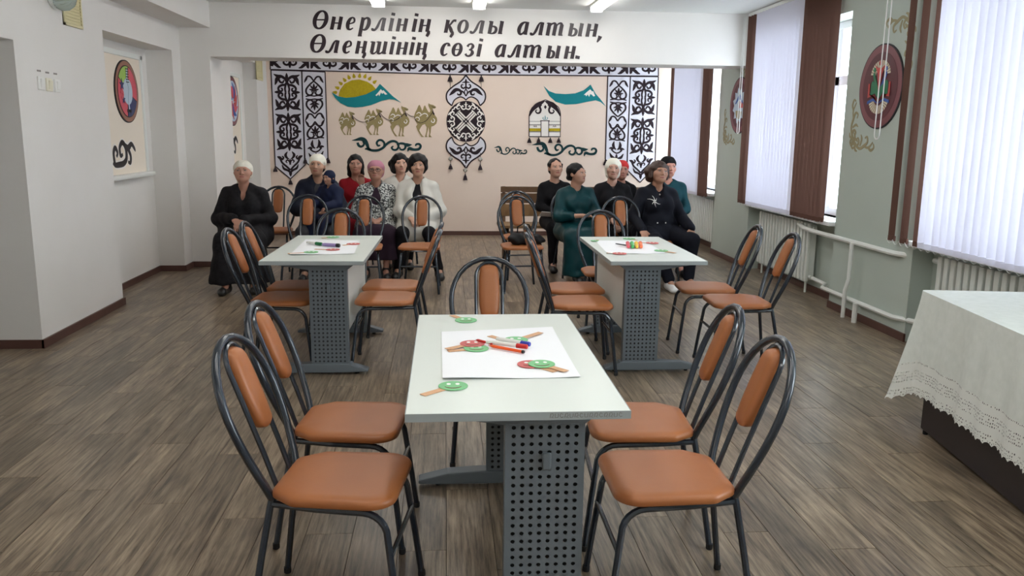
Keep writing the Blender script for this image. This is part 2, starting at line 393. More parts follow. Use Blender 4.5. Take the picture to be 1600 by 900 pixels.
def chair_proto():
    root = empty('dining_chair')
    ol = seat_outline(); n = len(ol); b = MB(); vs = []; lay = [(.93, .430), (.985, .431), (1.0, .436), (1.0, .447), (.985, .454), (.94, .460), (.8, .464), (.45, .466)]
    for s, z in lay: vs += [(x*s, y*s-.0, z) for x, y in ol]
    fs = [(i*n+k, i*n+(k+1) % n, (i+1)*n+(k+1) % n, (i+1)*n+k) for i in range(len(lay)-1) for k in range(n)]
    fs += [tuple(range(n))[::-1], tuple((len(lay)-1)*n+k for k in range(n))]
    b.add(vs, fs); b.build('seat', M_leath, root, True)
    # hoop
    pts = []
    for k in range(6): t = k/6; z = .425+t*(.70-.425); pts.append((-(.122+.073*(math.sin(t*PI/2))), z))
    for k in range(15): a = PI-PI*k/14; pts.append((.195*math.cos(a), .70+.2*math.sin(a)))
    for k in range(5, -1, -1): t = k/6; z = .425+t*(.70-.425); pts.append(((.122+.073*(math.sin(t*PI/2))), z))
    MB().tube([(x, LEAN(z), z) for x, z in pts], .0132, 10).build('back_hoop', M_tube, root, True)
    pts = [(-.066, .43), (-.067, .55), (-.068, .70)]+[(.068*math.cos(PI-PI*k/10), .81+.07*math.sin(PI-PI*k/10)) for k in range(11)]+[(.068, .70), (.067, .55), (.066, .43)]
    MB().tube([(x, LEAN(z)-(.0 if z > .5 else .0), z) for x, z in pts], .009, 8).build('pad_support', M_tube, root, True)
    # back pad: capsule outline, puffed
    n = 28; vs = []; hw, zc, hh = .054, .742, .128
    ol = []
    for k in range(n):
        a = 2*PI*k/n; cx = math.cos(a); sz = math.sin(a); e = .55
        ol.append((hw*math.copysign(abs(cx)**.75, cx), (hh-hw*.9)*math.copysign(min(1, abs(sz)*1.7), sz)+hw*.9*math.copysign(abs(sz)**.9, sz)))
    lay = [(.80, .020), (.95, .016), (1.0, .006), (1.0, -.008), (.95, -.02), (.78, -.028), (.4, -.031)]
    for s, d in lay:
        for (x, z) in ol: zz = zc+z*(1-(1-s)*.45); vs.append((x*s, LEAN(zz)+d, zz))
    fs = [(i*n+k, i*n+(k+1) % n, (i+1)*n+(k+1) % n, (i+1)*n+k) for i in range(len(lay)-1) for k in range(n)]
    fs += [tuple(range(n))[::-1], tuple((len(lay)-1)*n+k for k in range(n))]
    MB().add(vs, fs).build('back_pad', M_leath, root, True)
    for s in (-1, 1):
        l = MB().tube([(s*.122, LEAN(.425), .425), (s*.128, .20, .40), (s*.15, .225, .25), (s*.178, .262, .012)], .0115, 8).build('leg', M_tube, root, True)
        MB().lathe([(.011, 0), (.0135, .004), (.0135, .022)], 8, Matrix.Translation((s*.178, .262, 0))).build('rubber_foot', M_rub, l)
        p = [(s*.125, .19, .408), (s*.15, .05, .408), (s*.163, -.10, .408)]
        for k in range(1, 7): a = R(90*k/6); p.append((s*(.163+.006*k/6), -.10-.075*math.sin(a), .408-.075*(1-math.cos(a))))
        p += [(s*.182, -.195, .18), (s*.195, -.215, .012)]
        l = MB().tube(p, .0115, 8).build('leg', M_tube, root, True)
        MB().lathe([(.011, 0), (.0135, .004), (.0135, .022)], 8, Matrix.Translation((s*.195, -.215, 0))).build('rubber_foot', M_rub, l)
    MB().tube([(-.177, -.187, .275), (.177, -.187, .275)], .0085, 8).build('stretcher', M_tube, root, True)
    MB().tube([(-.123, .197, .412), (.123, .197, .412)], .009, 8).build('seat_rail', M_tube, root, True)
    return root
CH0 = chair_proto(); CH_USED = [False]
def chair(x, y, deg, label, group):
    if not CH_USED[0]: o = CH0; CH_USED[0] = True
    else: o = copy_tree(CH0)
    o.location = (x, y, 0); o.rotation_euler = (0, 0, R(deg)); tag(o, label, 'chair', group)
    if y > 7.7:
        for ch in list(o.children):
            for g in list(ch.children): bpy.data.objects.remove(g)
    return o
G1 = 'tan and blue-grey chairs at the tables'
chair(-.328, 2.535, 82, 'tan chair at the pencil table beside the lone green smiley, on the light switch side', G1)
chair(-.358, 3.075, 84, 'tan chair at the pencil table, light switch side, next to the lone end chair', G1)
chair(.715, 2.50, -90, 'tan chair at the pencil table, window side, beside the handwriting on the table edge', G1)
chair(.745, 3.02, -94, 'tan chair at the pencil table, window side, next to the lone end chair', G1)
chair(.225, 3.87, 0, 'tan chair alone at the end of the pencil table, facing along it', G1)
chair(-1.06, 5.47, 86, 'tan chair at the purple marker table, black robe side, nearer its perforated end', G1)
chair(-1.05, 5.90, 88, 'tan chair at the purple marker table, tight against the black robed woman', G1)
chair(-.392, 5.455, -92, 'tan chair at the purple marker table, open side, beside its perforated end panel', G1)
chair(-.385, 5.92, -94, 'tan chair at the purple marker table, open side, beside its end chair', G1)
chair(-.86, 6.585, 0, 'tan chair at the end of the purple marker table, back to the seated people', G1)
chair(.885, 5.28, 90, 'tan chair at the highlighter table, aisle side, beside its perforated end panel', G1)
chair(.925, 5.78, 92, 'tan chair at the highlighter table, aisle side, near the woman in teal', G1)
chair(1.95, 5.29, -92, 'tan chair at the highlighter table, window side, beside the perforated end panel', G1)
chair(1.885, 5.78, -95, 'tan chair at the highlighter table, window side, near the white sneakers', G1)
chair(1.30, 6.50, 0, 'tan chair at the end of the highlighter table, before the teal skirt', G1)
G2 = 'empty chairs in front of the seated people'
chair(-1.36, 8.03, 0, 'empty tan chair in front of the person holding a child', G2)
chair(-.80, 7.97, 0, 'empty tan chair in front of the woman in the pink headscarf', G2)
chair(-.245, 7.98, -3, 'empty tan chair in front of the woman in the white jacket', G2)
chair(.745, 8.00, 4, 'tan chair with a black bag on its seat', G2)
chair(.82, 8.72, 6, 'empty tan chair between the bag chair and the wooden bench', G2)
chair(1.78, 7.98, 0, 'empty tan chair before the woman in the white headscarf and black top', G2)
chair(-1.89, 9.28, 0, 'empty tan chair against the cream wall, between black robe and navy jacket', G2)
G3 = 'chairs the people sit on'

# ============================================================ TABLES
M_top = mat('white_laminate', srgb(222, 228, 221), .32, noise=(3, .25, srgb(214, 221, 213)))
M_edge = mat('grey_edge_band', srgb(158, 164, 164), .45)
M_steel = mat('grey_powder_steel', srgb(104, 112, 118), .42, metal=.1)
M_holeshade = mat('hole_shade_tone', srgb(52, 54, 58), .6)  # dark tone stands in for the shade inside the hollow columns
M_board = mat('white_board', srgb(222, 224, 218), .5)
M_pencil = mat('pencil_scribble', srgb(120, 112, 104), .8)
def perf_panel(w, z0, z1, y, pitch=.0265, r=.0068):
    b = MB(); nx = int(w/pitch); nz = int((z1-z0)/pitch); mx = (w-nx*pitch)/2; mz = (z1-z0-nz*pitch)/2
    for i in range(nx):
        for j in range(nz):
            cx = -w/2+mx+pitch*(i+.5); cz = z0+mz+pitch*(j+.5); h = pitch/2
            sq = [(h, 0), (h, h), (0, h), (-h, h), (-h, 0), (-h, -h), (0, -h), (h, -h)]
            vs = [(cx+a, y, cz+c) for a, c in sq]+[(cx+r*math.cos(PI*k/4), y, cz+r*math.sin(PI*k/4)) for k in range(8)]+[(cx+r*math.cos(PI*k/4), y+.002, cz+r*math.sin(PI*k/4)) for k in range(8)]
            fs = [(k, (k+1) % 8, 8+(k+1) % 8, 8+k) for k in range(8)]+[(8+k, 8+(k+1) % 8, 16+(k+1) % 8, 16+k) for k in range(8)]
            b.add(vs, fs)
    if mx > 1e-4:
        for s in (-1, 1): b.bbox(min(s*w/2, s*(w/2-mx)), max(s*w/2, s*(w/2-mx)), y-.0004, y+.002, z0, z1)
    b.bbox(-w/2, w/2, y, y+.002, z0-.0, z0+mz); b.bbox(-w/2, w/2, y, y+.002, z1-mz, z1)
    return b
TW, TL = .64, 1.28
def table_proto():
    root = empty('office_table')
    bevel(MB().bbox(-TW/2+.002, TW/2-.002, -TL/2+.002, TL/2-.002, .7255, .75).build('table_top', M_top, root), .0015, 1)
    e = MB(); t = .002
    e.bbox(-TW/2, TW/2, -TL/2, -TL/2+t, .725, .7495); e.bbox(-TW/2, TW/2, TL/2-t, TL/2, .725, .7495); e.bbox(-TW/2, -TW/2+t, -TL/2, TL/2, .725, .7495); e.bbox(TW/2-t, TW/2, -TL/2, TL/2, .725, .7495)
    e.build('edge_band', M_edge, root)
    cw, cx, ct = .237, .085, .055
    for s in (-1, 1):
        leg = empty('leg_frame'); leg.parent = root; y = s*(TL/2-.11)
        o = perf_panel(cw, .07, .69, -ct/2).build('perforated_panel', M_steel, leg, fixn=False); o.location = (cx, y, 0)
        o2 = o.copy(); COL.objects.link(o2); o2.rotation_euler = (0, 0, PI)
        b = MB()
        for q in (-1, 1): b.bbox(cx+q*(cw/2-.002)-.002, cx+q*(cw/2-.002)+.002, y-ct/2, y+ct/2, .07, .69)
        b.bbox(cx-cw/2, cx+cw/2, y-ct/2, y+ct/2, .688, .692)
        b.build('column_side', M_steel, leg)
        MB().bbox(cx-cw/2+.004, cx+cw/2-.004, y-.003, y+.003, .07, .688).build('hole_shade_sheet', M_holeshade, leg)  # added sheet, coloured dark so the holes look shaded
        fr = lambda u, v, d: (u, y-.028+d, v)
        bevel(MB().prism([(-.235, .7245), (.25, .7245), (.25, .715), (cx+cw/2, .68), (cx-cw/2, .68), (-.235, .712)], fr, .056).build('top_bracket', M_steel, leg), .003, 1)
        ft = MB().prism([(-.325, .018), (-.325, .035), (-.20, .066), (cx-cw/2-.02, .074), (cx+cw/2+.02, .074), (.22, .066), (.325, .035), (.325, .018), (.2, .014), (-.2, .014)], lambda u, v, d: (u, y-.036+d, v), .072)
        f = bevel(ft.build('foot', M_steel, leg), .008)
        for fx in (-.24, .25): MB().lathe([(.012, 0), (.014, .006), (.008, .016)], 8, Matrix.Translation((fx, y, 0))).build('levelling_foot', M_rub, f)
        cl = MB().box((cx+.005, y-s*-1*0+(-ct/2-.006 if s < 0 else ct/2+.006), .565), (.026, .012, .055)); bevel(cl.build('cable_clip', M_steel, leg), .005)
    bevel(MB().bbox(cx+cw/2-.022, cx+cw/2-.006, -TL/2+.14, TL/2-.14, .27, .722).build('modesty_panel', M_board, root), .002, 1)
    return root
GT = 'white topped office tables'
T1 = table_proto(); T1.location = (.212, 2.925, 0); T1.scale = (1.03, 1.02, 1)
T2 = copy_tree(T1); T2.location = (-.812, 5.745, 0); T2.scale = (1, 1, 1); T2.rotation_euler = (0, 0, R(-1))
T3 = copy_tree(T1); T3.location = (1.355, 5.70, 0); T3.scale = (.98, .97, 1); T3.rotation_euler = (0, 0, PI)
tag(T1, 'white topped table with scribbled edge, carrying pencils and the largest sheet of paper', 'table', GT)
tag(T2, 'white topped table on perforated steel with a purple marker on it', 'table', GT)
tag(T3, 'white topped table with a row of bright highlighters on it', 'table', GT)
# faint pencil writing on the near edge of the front table
sc = MB(); yy = T1.location.y-TL/2*1.02
for k in range(15):
    x0 = T1.location.x+.09+k*.0145; pts = [(x0, .732), (x0+.002, .744), (x0+.008, .745), (x0+.010, .738), (x0+.004, .733), (x0+.011, .732)]
    if k % 3 == 1: pts = [(x0, .744), (x0+.001, .732), (x0+.009, .733), (x0+.010, .744)]
    if k % 4 == 2: pts = [(x0+.009, .742), (x0+.003, .745), (x0, .738), (x0+.004, .732), (x0+.01, .734)]
    sc.ribbon([(u, v, .0016) for u, v in pts], lambda u, v, d: (u, yy-d, v), .0004)
so = sc.build('pencil_writing', M_pencil); so.parent = T1; so.matrix_parent_inverse = Matrix.LocRotScale(T1.location, None, T1.scale).inverted()

# ============================================================ things on the tables
TZ = .7505
M_paper = mat('white_paper', srgb(246, 247, 250), .8)
M_pgreen = mat('green_card', srgb(130, 196, 140), .7); M_pred = mat('red_card', srgb(206, 108, 106), .7)
M_stick = mat('kraft_card', srgb(214, 168, 130), .75); M_wink = mat('white_ink', srgb(245, 245, 240), .7); M_dink = mat('brown_ink', srgb(110, 70, 56), .7)
def sheet(c4, label, curl=.012):
    P = [on_z(*c, TZ) for c in c4]; n = 14; vs = []; c0 = sum(P, Vector())/4
    for i in range(n+1):
        for j in range(n+1):
            u, v = i/n, j/n; p = P[0]*(1-u)*(1-v)+P[1]*u*(1-v)+P[2]*u*v+P[3]*(1-u)*v
            z = TZ+.0012+curl*max(0, v-.8)**2*25*(.5+.5*math.sin(u*5+1.2))+curl*.5*max(0, .15-v)*6*u*u
            vs.append((p.x-c0.x, p.y-c0.y, z-TZ))
    fs = [(i*(n+1)+j, (i+1)*(n+1)+j, (i+1)*(n+1)+j+1, i*(n+1)+j+1) for i in range(n) for j in range(n)]
    vs += [(a, b, c-.0009) for a, b, c in vs]; m = (n+1)**2; fs += [tuple(q+m for q in f[::-1]) for f in fs]
    o = MB().add(vs, fs).build('paper_sheet', M_paper, None, True, fixn=False); o.location = c0
    tag(o, label, 'paper', 'paper sheets on the tables'); return o
sheet([(690, 518.6), (863, 512), (907.5, 590), (691.6, 594)], 'large white sheet under the pencils on the table with the scribbled edge', .007)
sheet([(478, 374), (562, 376.5), (553, 397), (452, 399)], 'white sheet lying under the purple marker', .006)
sheet([(930, 376), (1008, 377), (1040, 396), (950, 397)], 'white sheet lying under the bright highlighters', .004)
def smiley(px, py, sx, sy, color, label, lift=0., r=.047, face=True):
    c = on_z(px, py, TZ); e = on_z(sx, sy, TZ); d = (e-c); d.z = 0; L = d.length; ang = math.atan2(d.y, d.x)
    o = empty('smiley_paddle', (c.x, c.y, TZ+.001+lift), ang); tag(o, label, 'paper toy', 'paper smileys on sticks')
    MB().lathe([(r*.985, 0), (r, .001), (r, .0025), (r*.985, .003)], 28).build('disc', color, o)
    MB().bbox(r*.75, max(L, r+.04), -.013, .013, -.0004, .0011).build('stick', M_stick, o)
    if face:
        fr = lambda u, v, dd: (u, v, .003+dd)
        a0 = -ang-PI/2                                   # face upright towards the camera side
        rot = lambda u, v: (u*math.cos(-ang)-v*math.sin(-ang), u*math.sin(-ang)+v*math.cos(-ang))
        for s in (-1, 1):
            b = MB(); q = [rot(s*r*.3+r*.15*math.cos(2*PI*k/10), r*.3+r*.2*math.sin(2*PI*k/10)) for k in range(10)]
            b.prism(q, fr, .0006); b.build('eye', M_wink, o)
        q = [(*rot(r*.6*math.cos(a), -r*.05+r*.55*math.sin(a)), r*.13*math.sin((a-R(200))/R(140)*PI)+.001) for a in [R(200+140*k/10) for k in range(11)]]
        MB().ribbon(q, fr, .0006).build('mouth', M_dink, o)
    return o
L1 = 'green paper smiley'
smiley(708, 604, 660, 618, M_pgreen, 'green smiley lying alone on bare white table top, stick pointing at the empty corner')
smiley(728, 501, 706, 493, M_pgreen, 'green smiley lying at the end of the pencil table before the lone chair')
smiley(829, 571, 868, 582, M_pred, 'red smiley half hidden under a green one beside the sheet edge', .002)
smiley(846, 572, 885, 583, M_pgreen, 'green smiley on top of a red one at the corner of the large sheet', .0055)
smiley(744, 546, 700, 550, M_pgreen, 'green smiley under the red smiley near the pencil point', .002)
smiley(738, 540, 698, 548, M_pred, 'red smiley on top of a green one near the pencil point', .0055)
smiley(800, 536, 765, 526, M_pgreen, 'green smiley under the white markers, short stick towards the end chair', .002)
smiley(806, 534, 845, 522, M_pgreen, 'green smiley under the white markers, stick reaching to the sheet edge', .0055)
smiley(486, 395, 450, 397, M_pgreen, 'green smiley on the sheet with the purple marker, two tone sticks', .002)
smiley(520, 391, 492, 390, M_pred, 'red smiley beside the purple marker', .002)
smiley(552, 382, 536, 384, M_pred, 'red smiley at the sheet edge beyond the purple marker', .002)
smiley(520, 371, 506, 372, M_pgreen, 'green smiley on bare table top before the end chair, purple marker table', .0)
smiley(968, 397, 950, 396, M_pred, 'red smiley on the aisle side of the highlighter table', .002)
smiley(1019, 380.5, 997, 379.5, M_pred, 'red smiley past the highlighters towards the window', .002)
smiley(1033, 392.5, 1055, 396, M_pgreen, 'green smiley on window side of the highlighters', .002)
smiley(983, 373.5, 992, 375, M_pgreen, 'green smiley by the end chair of the highlighter table', .0)
smiley(929, 377, 934, 375.5, M_pgreen, 'small green smiley at the corner of the highlighter table', .002, .03)
def pen(p0, p1, r, mb, mc, name, label, cap=.35, z=0., tip=None):
    a = on_z(*p0, TZ); b = on_z(*p1, TZ); d = b-a; L = d.length
    o = empty(name, (a.x, a.y, TZ+r+.0045+z), math.atan2(d.y, d.x)); tag(o, label, 'pen', 'pens and markers')
    X = Matrix.Rotation(R(90), 4, 'Y'); k = L*(1-cap)
    MB().lathe([(r*.2 if tip else r*.8, 0), (r*.9, L*.1), (r, L*.14), (r, k)], 10, X).build('barrel', mb, o, True)
    MB().lathe([(r*1.05, k), (r*1.12, k+.002), (r*1.1, L-.004), (r*.9, L)], 10, X).build('cap', mc, o, True)
    if tip: MB().lathe([(.0004, -.004), (r*.22, 0.002)], 8, X).build('tip', tip, o)
M_pr = mat('red_plastic', srgb(200, 40, 36), .35); M_or = mat('orange_plastic', srgb(240, 92, 30), .4); M_bl = mat('blue_plastic', srgb(48, 60, 170), .35)
M_wp = mat('white_plastic', srgb(232, 232, 226), .35); M_gr = mat('green_plastic', srgb(24, 110, 60), .4); M_pu = mat('lilac_plastic', srgb(150, 130, 180), .4); M_bk = mat('black_plastic', srgb(26, 26, 30), .4)
M_hp = mat('pink_plastic', srgb(240, 96, 110), .4); M_hg = mat('light_green_plastic', srgb(70, 190, 100), .4); M_hy = mat('yellow_plastic', srgb(246, 200, 70), .4); M_ho = mat('coral_plastic', srgb(246, 120, 70), .4)
pen((760, 541), (824, 549), .0085, M_wp, M_pr, 'marker_pen', 'white marker with red cap on the large sheet', .26, .004)
pen((776, 536), (828, 545), .0085, M_wp, M_bl, 'marker_pen', 'white marker with blue cap on the large sheet', .26, .004)
pen((764, 544), (819, 554.5), .006, M_or, M_bk, 'pencil', 'orange pencil with black end beside the red capped marker', .06, 0, M_bk)
pen((744, 536), (770, 543), .005, M_pr, M_pr, 'pencil', 'short red pencil pointing away from the white markers', .3, .004, M_bk)
pen((504, 386), (531, 387.5), .0125, M_pu, M_bk, 'marker_pen', 'thick lilac marker with black end', .2)
pen((480, 382), (503, 385), .011, M_wp, M_gr, 'marker_pen', 'pale marker with dark green cap', .4)
for k, m in enumerate((M_hp, M_hg, M_hy, M_ho)):
    x = 982+k*6.6
    pen((x, 389.5), (x-1.5, 383), .0125, m, m, 'highlighter', ('pink highlighter at the end of the row', 'light green highlighter in the row', 'yellow highlighter in the row', 'coral highlighter at the window end of the row')[k], .3)
pen((962, 382.5), (978, 385), .004, M_bk, M_bk, 'pen', 'thin dark pen next to the pink highlighter', .3)

# ============================================================ lace covered table by the windows
M_dark = mat('dark_brown_board', srgb(40, 32, 34), .4)
M_cloth = mat('white_jacquard_cloth', srgb(226, 230, 224), .75, noise=(26, .45, srgb(206, 212, 204)), bump=(34, .35, .004))
M_lace = bpy.data.materials.new('white_lace'); M_lace.use_nodes = True
nt = M_lace.node_tree; bs = nt.nodes['Principled BSDF']; bs.inputs['Base Color'].default_value = (*srgb(228, 230, 224), 1); bs.inputs['Roughness'].default_value = .8
uv = nt.nodes.new('ShaderNodeTexCoord'); vo = nt.nodes.new('ShaderNodeTexVoronoi'); vo.inputs['Scale'].default_value = 1.; vo.inputs['Randomness'].default_value = .35; vo.feature = 'DISTANCE_TO_EDGE'
mp = nt.nodes.new('ShaderNodeMapping'); mp.inputs['Scale'].default_value = (95, 95, 1); nt.links.new(uv.outputs['UV'], mp.inputs[0]); nt.links.new(mp.outputs[0], vo.inputs['Vector'])
wv = nt.nodes.new('ShaderNodeTexWave'); wv.bands_direction = 'Y'; wv.inputs['Scale'].default_value = 5.2; wv.inputs['Distortion'].default_value = 0; nt.links.new(uv.outputs['UV'], wv.inputs['Vector'])
th = nt.nodes.new('ShaderNodeMath'); th.operation = 'LESS_THAN'; th.inputs[1].default_value = .30; nt.links.new(vo.outputs['Distance'], th.inputs[0])
t2 = nt.nodes.new('ShaderNodeMath'); t2.operation = 'GREATER_THAN'; t2.inputs[1].default_value = .72; nt.links.new(wv.outputs['Fac'], t2.inputs[0])
mxx = nt.nodes.new('ShaderNodeMath'); mxx.operation = 'MAXIMUM'; nt.links.new(th.outputs[0], mxx.inputs[0]); nt.links.new(t2.outputs[0], mxx.inputs[1]); nt.links.new(mxx.outputs[0], bs.inputs['Alpha'])
LT = empty('side_table', (2.50, 4.06, 0), R(-8)); LT2 = LT
tag(LT, 'dark brown table standing under a lace edged white cloth', 'table')
LW, LL = .72, 2.1                                    # local: x 0..LW, y -LL..0
bevel(MB().bbox(0, LW, -LL, 0, .715, .745).build('table_top', M_dark, LT), .003, 1)
for (a, b) in ((.03, .055), (LW-.055, LW-.03)): bevel(MB().bbox(a, b, -LL+.06, -.06, .02, .715).build('side_panel', M_dark, LT), .003, 1)
for yy in (-.085, -LL+.06): bevel(MB().bbox(.055, LW-.055, yy, yy+.025, .02, .715).build('end_panel', M_dark, LT), .003, 1)
for (x, y) in ((.04, -.10), (.04, -LL+.1), (LW-.04, -.10), (LW-.04, -LL+.1)): MB().lathe([(.012, 0), (.014, .004), (.014, .02)], 8, Matrix.Translation((x, y, 0))).build('foot', M_rub, LT)
tc_ = empty('tablecloth', (2.50, 4.06, .745), R(-8)); tag(tc_, 'white lace edged cloth draped over the dark table by the window', 'tablecloth')
# perimeter from the window end along the far edge, round the corner, along the room side
per = []; rc = .02
for k in range(40): t = k/40; per.append((LW-(LW-rc)*t, 0, 0, 1, 0))
for k in range(13): a = R(90+90*k/12); per.append((rc+rc*math.cos(a), -rc+rc*math.sin(a), math.cos(a), math.sin(a), math.sin(PI*k/12)))
for k in range(1, 150): t = k/150; per.append((0, -rc-(LL-2*rc)*t, -1, 0, 0))
c2 = len(per)+6
for k in range(13): a = R(180+90*k/12); per.append((rc+rc*math.cos(a), -LL+rc+rc*math.sin(a), math.cos(a), math.sin(a), 0))
for k in range(1, 40): t = k/40; per.append((rc+(LW-2*rc)*t, -LL, 0, -1, 0))
c3 = len(per)+6
for k in range(13): a = R(270+90*k/12); per.append((LW-rc+rc*math.cos(a), -LL+rc+rc*math.sin(a), math.cos(a), math.sin(a), 0))
for k in range(1, 150): t = k/150; per.append((LW, -LL+rc+(LL-2*rc)*t, 1, 0, 0))
c4 = len(per)+6
for k in range(13): a = R(90*k/12); per.append((LW-rc+rc*math.cos(a), -rc+rc*math.sin(a), math.cos(a), math.sin(a), 0))
def hang(i, t):
    x, y, nx, ny, cn = per[i]; s = i*.014
    cw = sum(math.exp(-((i-c)/9)**2) for c in (46, c2, c3, c4))
    drop = .52+.10*cw
    fold = (.012*math.sin(i*.42)+.008*math.sin(i*.19+1))*t
    fl = .012+.03*t+.10*cw*t**1.3+fold
    sc = .014*abs(math.sin(i*PI/3.0))*(t > .97)
    return (x+nx*fl, y+ny*fl, .006-(drop-sc)*t+(.004 if t == 0 else 0))
def cloth_strip(t0, t1, n, name, m, extra=None):
    b = MB(); vs = []; uvs = []
    for i in range(len(per)):
        for j in range(n+1):
            t = t0+(t1-t0)*j/n; vs.append(hang(i, t)); uvs.append((i*.0135, t*.38))
    fs = [(i*(n+1)+j, ((i+1) % len(per))*(n+1)+j, ((i+1) % len(per))*(n+1)+j+1, i*(n+1)+j+1) for i in range(len(per)) for j in range(n)]
    if extra: o0 = len(vs); vs += extra[0]; fs += [tuple(q for q in f) for f in extra[1](n)]; uvs += [(0, 0)]*len(extra[0])
    b.add(vs, fs); o = b.build(name, m, tc_, True, fixn=False)
    ul = o.data.uv_layers.new(name='UVMap')
    for lp in o.data.loops: ul.data[lp.index].uv = uvs[lp.vertex_index]
    return o
topv = [(LW/2, -LL/2, .009)]
cloth_strip(0, .66, 8, 'cloth', M_cloth, (topv, lambda n: [(len(per)*(n+1), i*(n+1), ((i+1) % len(per))*(n+1)) for i in range(len(per))]))
cloth_strip(.66, 1.0, 8, 'lace_border', M_lace)

# ============================================================ bench, bag
M_pine = mat('varnished_pine', srgb(150, 118, 80), .45, noise=(14, .6, srgb(112, 82, 52)))
M_pine2 = mat('darker_pine', srgb(112, 84, 58), .45, noise=(14, .6, srgb(86, 62, 42)))
BN = empty('wooden_bench', (1.72, 10.0, 0)); tag(BN, 'long slatted wooden bench with backrest along the cream wall', 'bench')
hl = 1.06
for (z0, z1, y, m) in ((.815, .885, .12, M_pine2), (.685, .805, .105, M_pine2), (.525, .672, .09, M_pine)): bevel(MB().bbox(-hl+.02, hl-.02, y, y+.028, z0, z1).build('back_slat', m, BN), .004, 1)
for (y0, y1) in ((-.36, -.22), (-.205, -.065), (-.05, .07)): bevel(MB().bbox(-hl-.03, hl+.03, y0, y1, .425, .46).build('seat_slat', M_pine, BN), .005, 1)
for x in (-hl+.06, 0, hl-.06):
    bevel(MB().bbox(x-.035, x+.035, -.32, -.25, 0, .425).build('leg', M_pine2, BN), .004, 1)
    bevel(MB().prism([(-.01, 0), (.07, 0), (.175, .885), (.12, .885)], lambda u, v, d: (x-.02+d, u+.03, v), .04).build('leg', M_pine2, BN), .003, 1)
    MB().bbox(x-.025, x+.025, -.32, .06, .37, .425).build('seat_support', M_pine2, BN)

# ============================================================ lamps, switches, grilles
M_diff = bpy.data.materials.new('lit_diffuser'); M_diff.use_nodes = True
_b = M_diff.node_tree.nodes['Principled BSDF']; _b.inputs['Emission Color'].default_value = (1, .985, .95, 1); _b.inputs['Emission Strength'].default_value = LAMP_POWER; _b.inputs['Base Color'].default_value = (.9, .9, .9, 1)
def lamp(x, y0, y1, label):
    o = empty('ceiling_lamp', (x, (y0+y1)/2, ZC)); tag(o, label, 'lamp', 'fluorescent ceiling lamps'); h = (y1-y0)/2
    bevel(MB().bbox(-.075, .075, -h, h, -.022, 0).build('housing', M_metalw, o), .006)
    fr = lambda u, v, d: (u, -h+.02+d, v)
    q = [(-.066, -.022), (-.06, -.05), (-.04, -.064), (.04, -.064), (.06, -.05), (.066, -.022)]
    MB().prism(q, fr, 2*h-.04).build('diffuser', M_diff, o, True)
    for s in (-1, 1): bevel(MB().bbox(-.068, .068, s*(h-.012)-.012, s*(h-.012)+.012, -.068, 0).build('end_cap', M_metalw, o), .008)
rows = [('added unseen to brighten the bay past the lettered beam', 10.5, 11.72), ('ahead of the lettered beam', 7.95, 9.17), ('above the marker and highlighter tables', 4.8, 6.02), ('above the pencil table', 1.7, 2.92), ('over the bare floor past the pencil table', -1.3, -.08)]  # the row past the beam is unseen, added to brighten the back wall
for k, x in enumerate((-.69, .37, 1.63)):
    for (w, a, b) in rows: lamp(x, a, b, 'white fluorescent lamp %s, %s' % (w, ('along the switch side', 'in the middle row', 'along the window side')[k]))
M_sw = mat('switch_plastic', srgb(238, 236, 232), .4); M_sw2 = mat('ivory_plastic', srgb(232, 226, 205), .4)
for k, (px, py, m) in enumerate(((62.5, 130, M_sw), (75.5, 132.5, M_sw2), (88, 134, M_sw))):
    p = on_x(px, py, XL); o = empty('light_switch', p); tag(o, ('white light switch next to the doorway', 'ivory light switch between two white ones', 'white light switch nearest the vent grille')[k], 'switch', 'light switches')
    bevel(MB().bbox(0, .012, -.042, .042, -.046, .046).build('switch_plate', m, o), .004)
    rk = MB().box((.015, .006, 0), (.012, .05, .062), Matrix.Rotation(R(5), 3, 'Y')); bevel(rk.build('rocker', m, o), .003)
    t = MB()
    for j in range(3): t.box((.0012, -.022+j*.02, .085), (.0012, .013, .012)); 
    t.build('caption', M_pencil, o)
M_vent = mat('yellowed_grille', srgb(224, 214, 172), .5)
def grille(x, y0, y1, z0, z1, label):
    o = empty('vent_grille', (x, (y0+y1)/2, (z0+z1)/2)); tag(o, label, 'vent', 'yellowed wall grilles'); h = (z1-z0)/2; w = (y1-y0)/2
    MB().bbox(0, .006, -w, w, -h, h).build('backing', M_vent, o)
    f = MB(); f.bbox(0, .016, -w, -w+.018, -h, h); f.bbox(0, .016, w-.018, w, -h, h); f.bbox(0, .016, -w, w, -h, -h+.018); f.bbox(0, .016, -w, w, h-.018, h); f.build('frame', M_vent, o)
    n = int(2*h/.022); pr = None
    for i in range(1, n):
        if pr is None: pr = MB().box((0, 0, 0), (.012, 2*w-.036, .003), Matrix.Rotation(R(35), 3, 'Y')).build('slat', M_vent, o); c = pr
        else: c = pr.copy(); COL.objects.link(c)
        c.location = (.01, 0, -h+2*h*i/n)
grille(XL, 6.70, 7.02, 2.30, 2.58, 'yellowed slatted vent grille high on the white wall beside the glass lamp')
grille(XP, 11.72, 12.1, 2.20, 2.5, 'yellowed vent grille in the corner before the cream wall')
M_rib = mat('ribbed_glass', srgb(214, 226, 220), .12, spec=.8); M_rib.node_tree.nodes['Principled BSDF'].inputs['Transmission Weight'].default_value = .55
p = on_x(98, 6, XL+.06); gl = empty('wall_lamp', (XL, p.y-.02, 2.50)); tag(gl, 'ribbed glass dome lamp high on the white wall above the switches', 'lamp')
Mx = Matrix.Rotation(R(90), 4, 'Y')
MB().lathe([(.10, 0), (.11, .01), (.11, .03), (.10, .035)], 24, Mx).build('base_plate', M_metalw, gl, True)
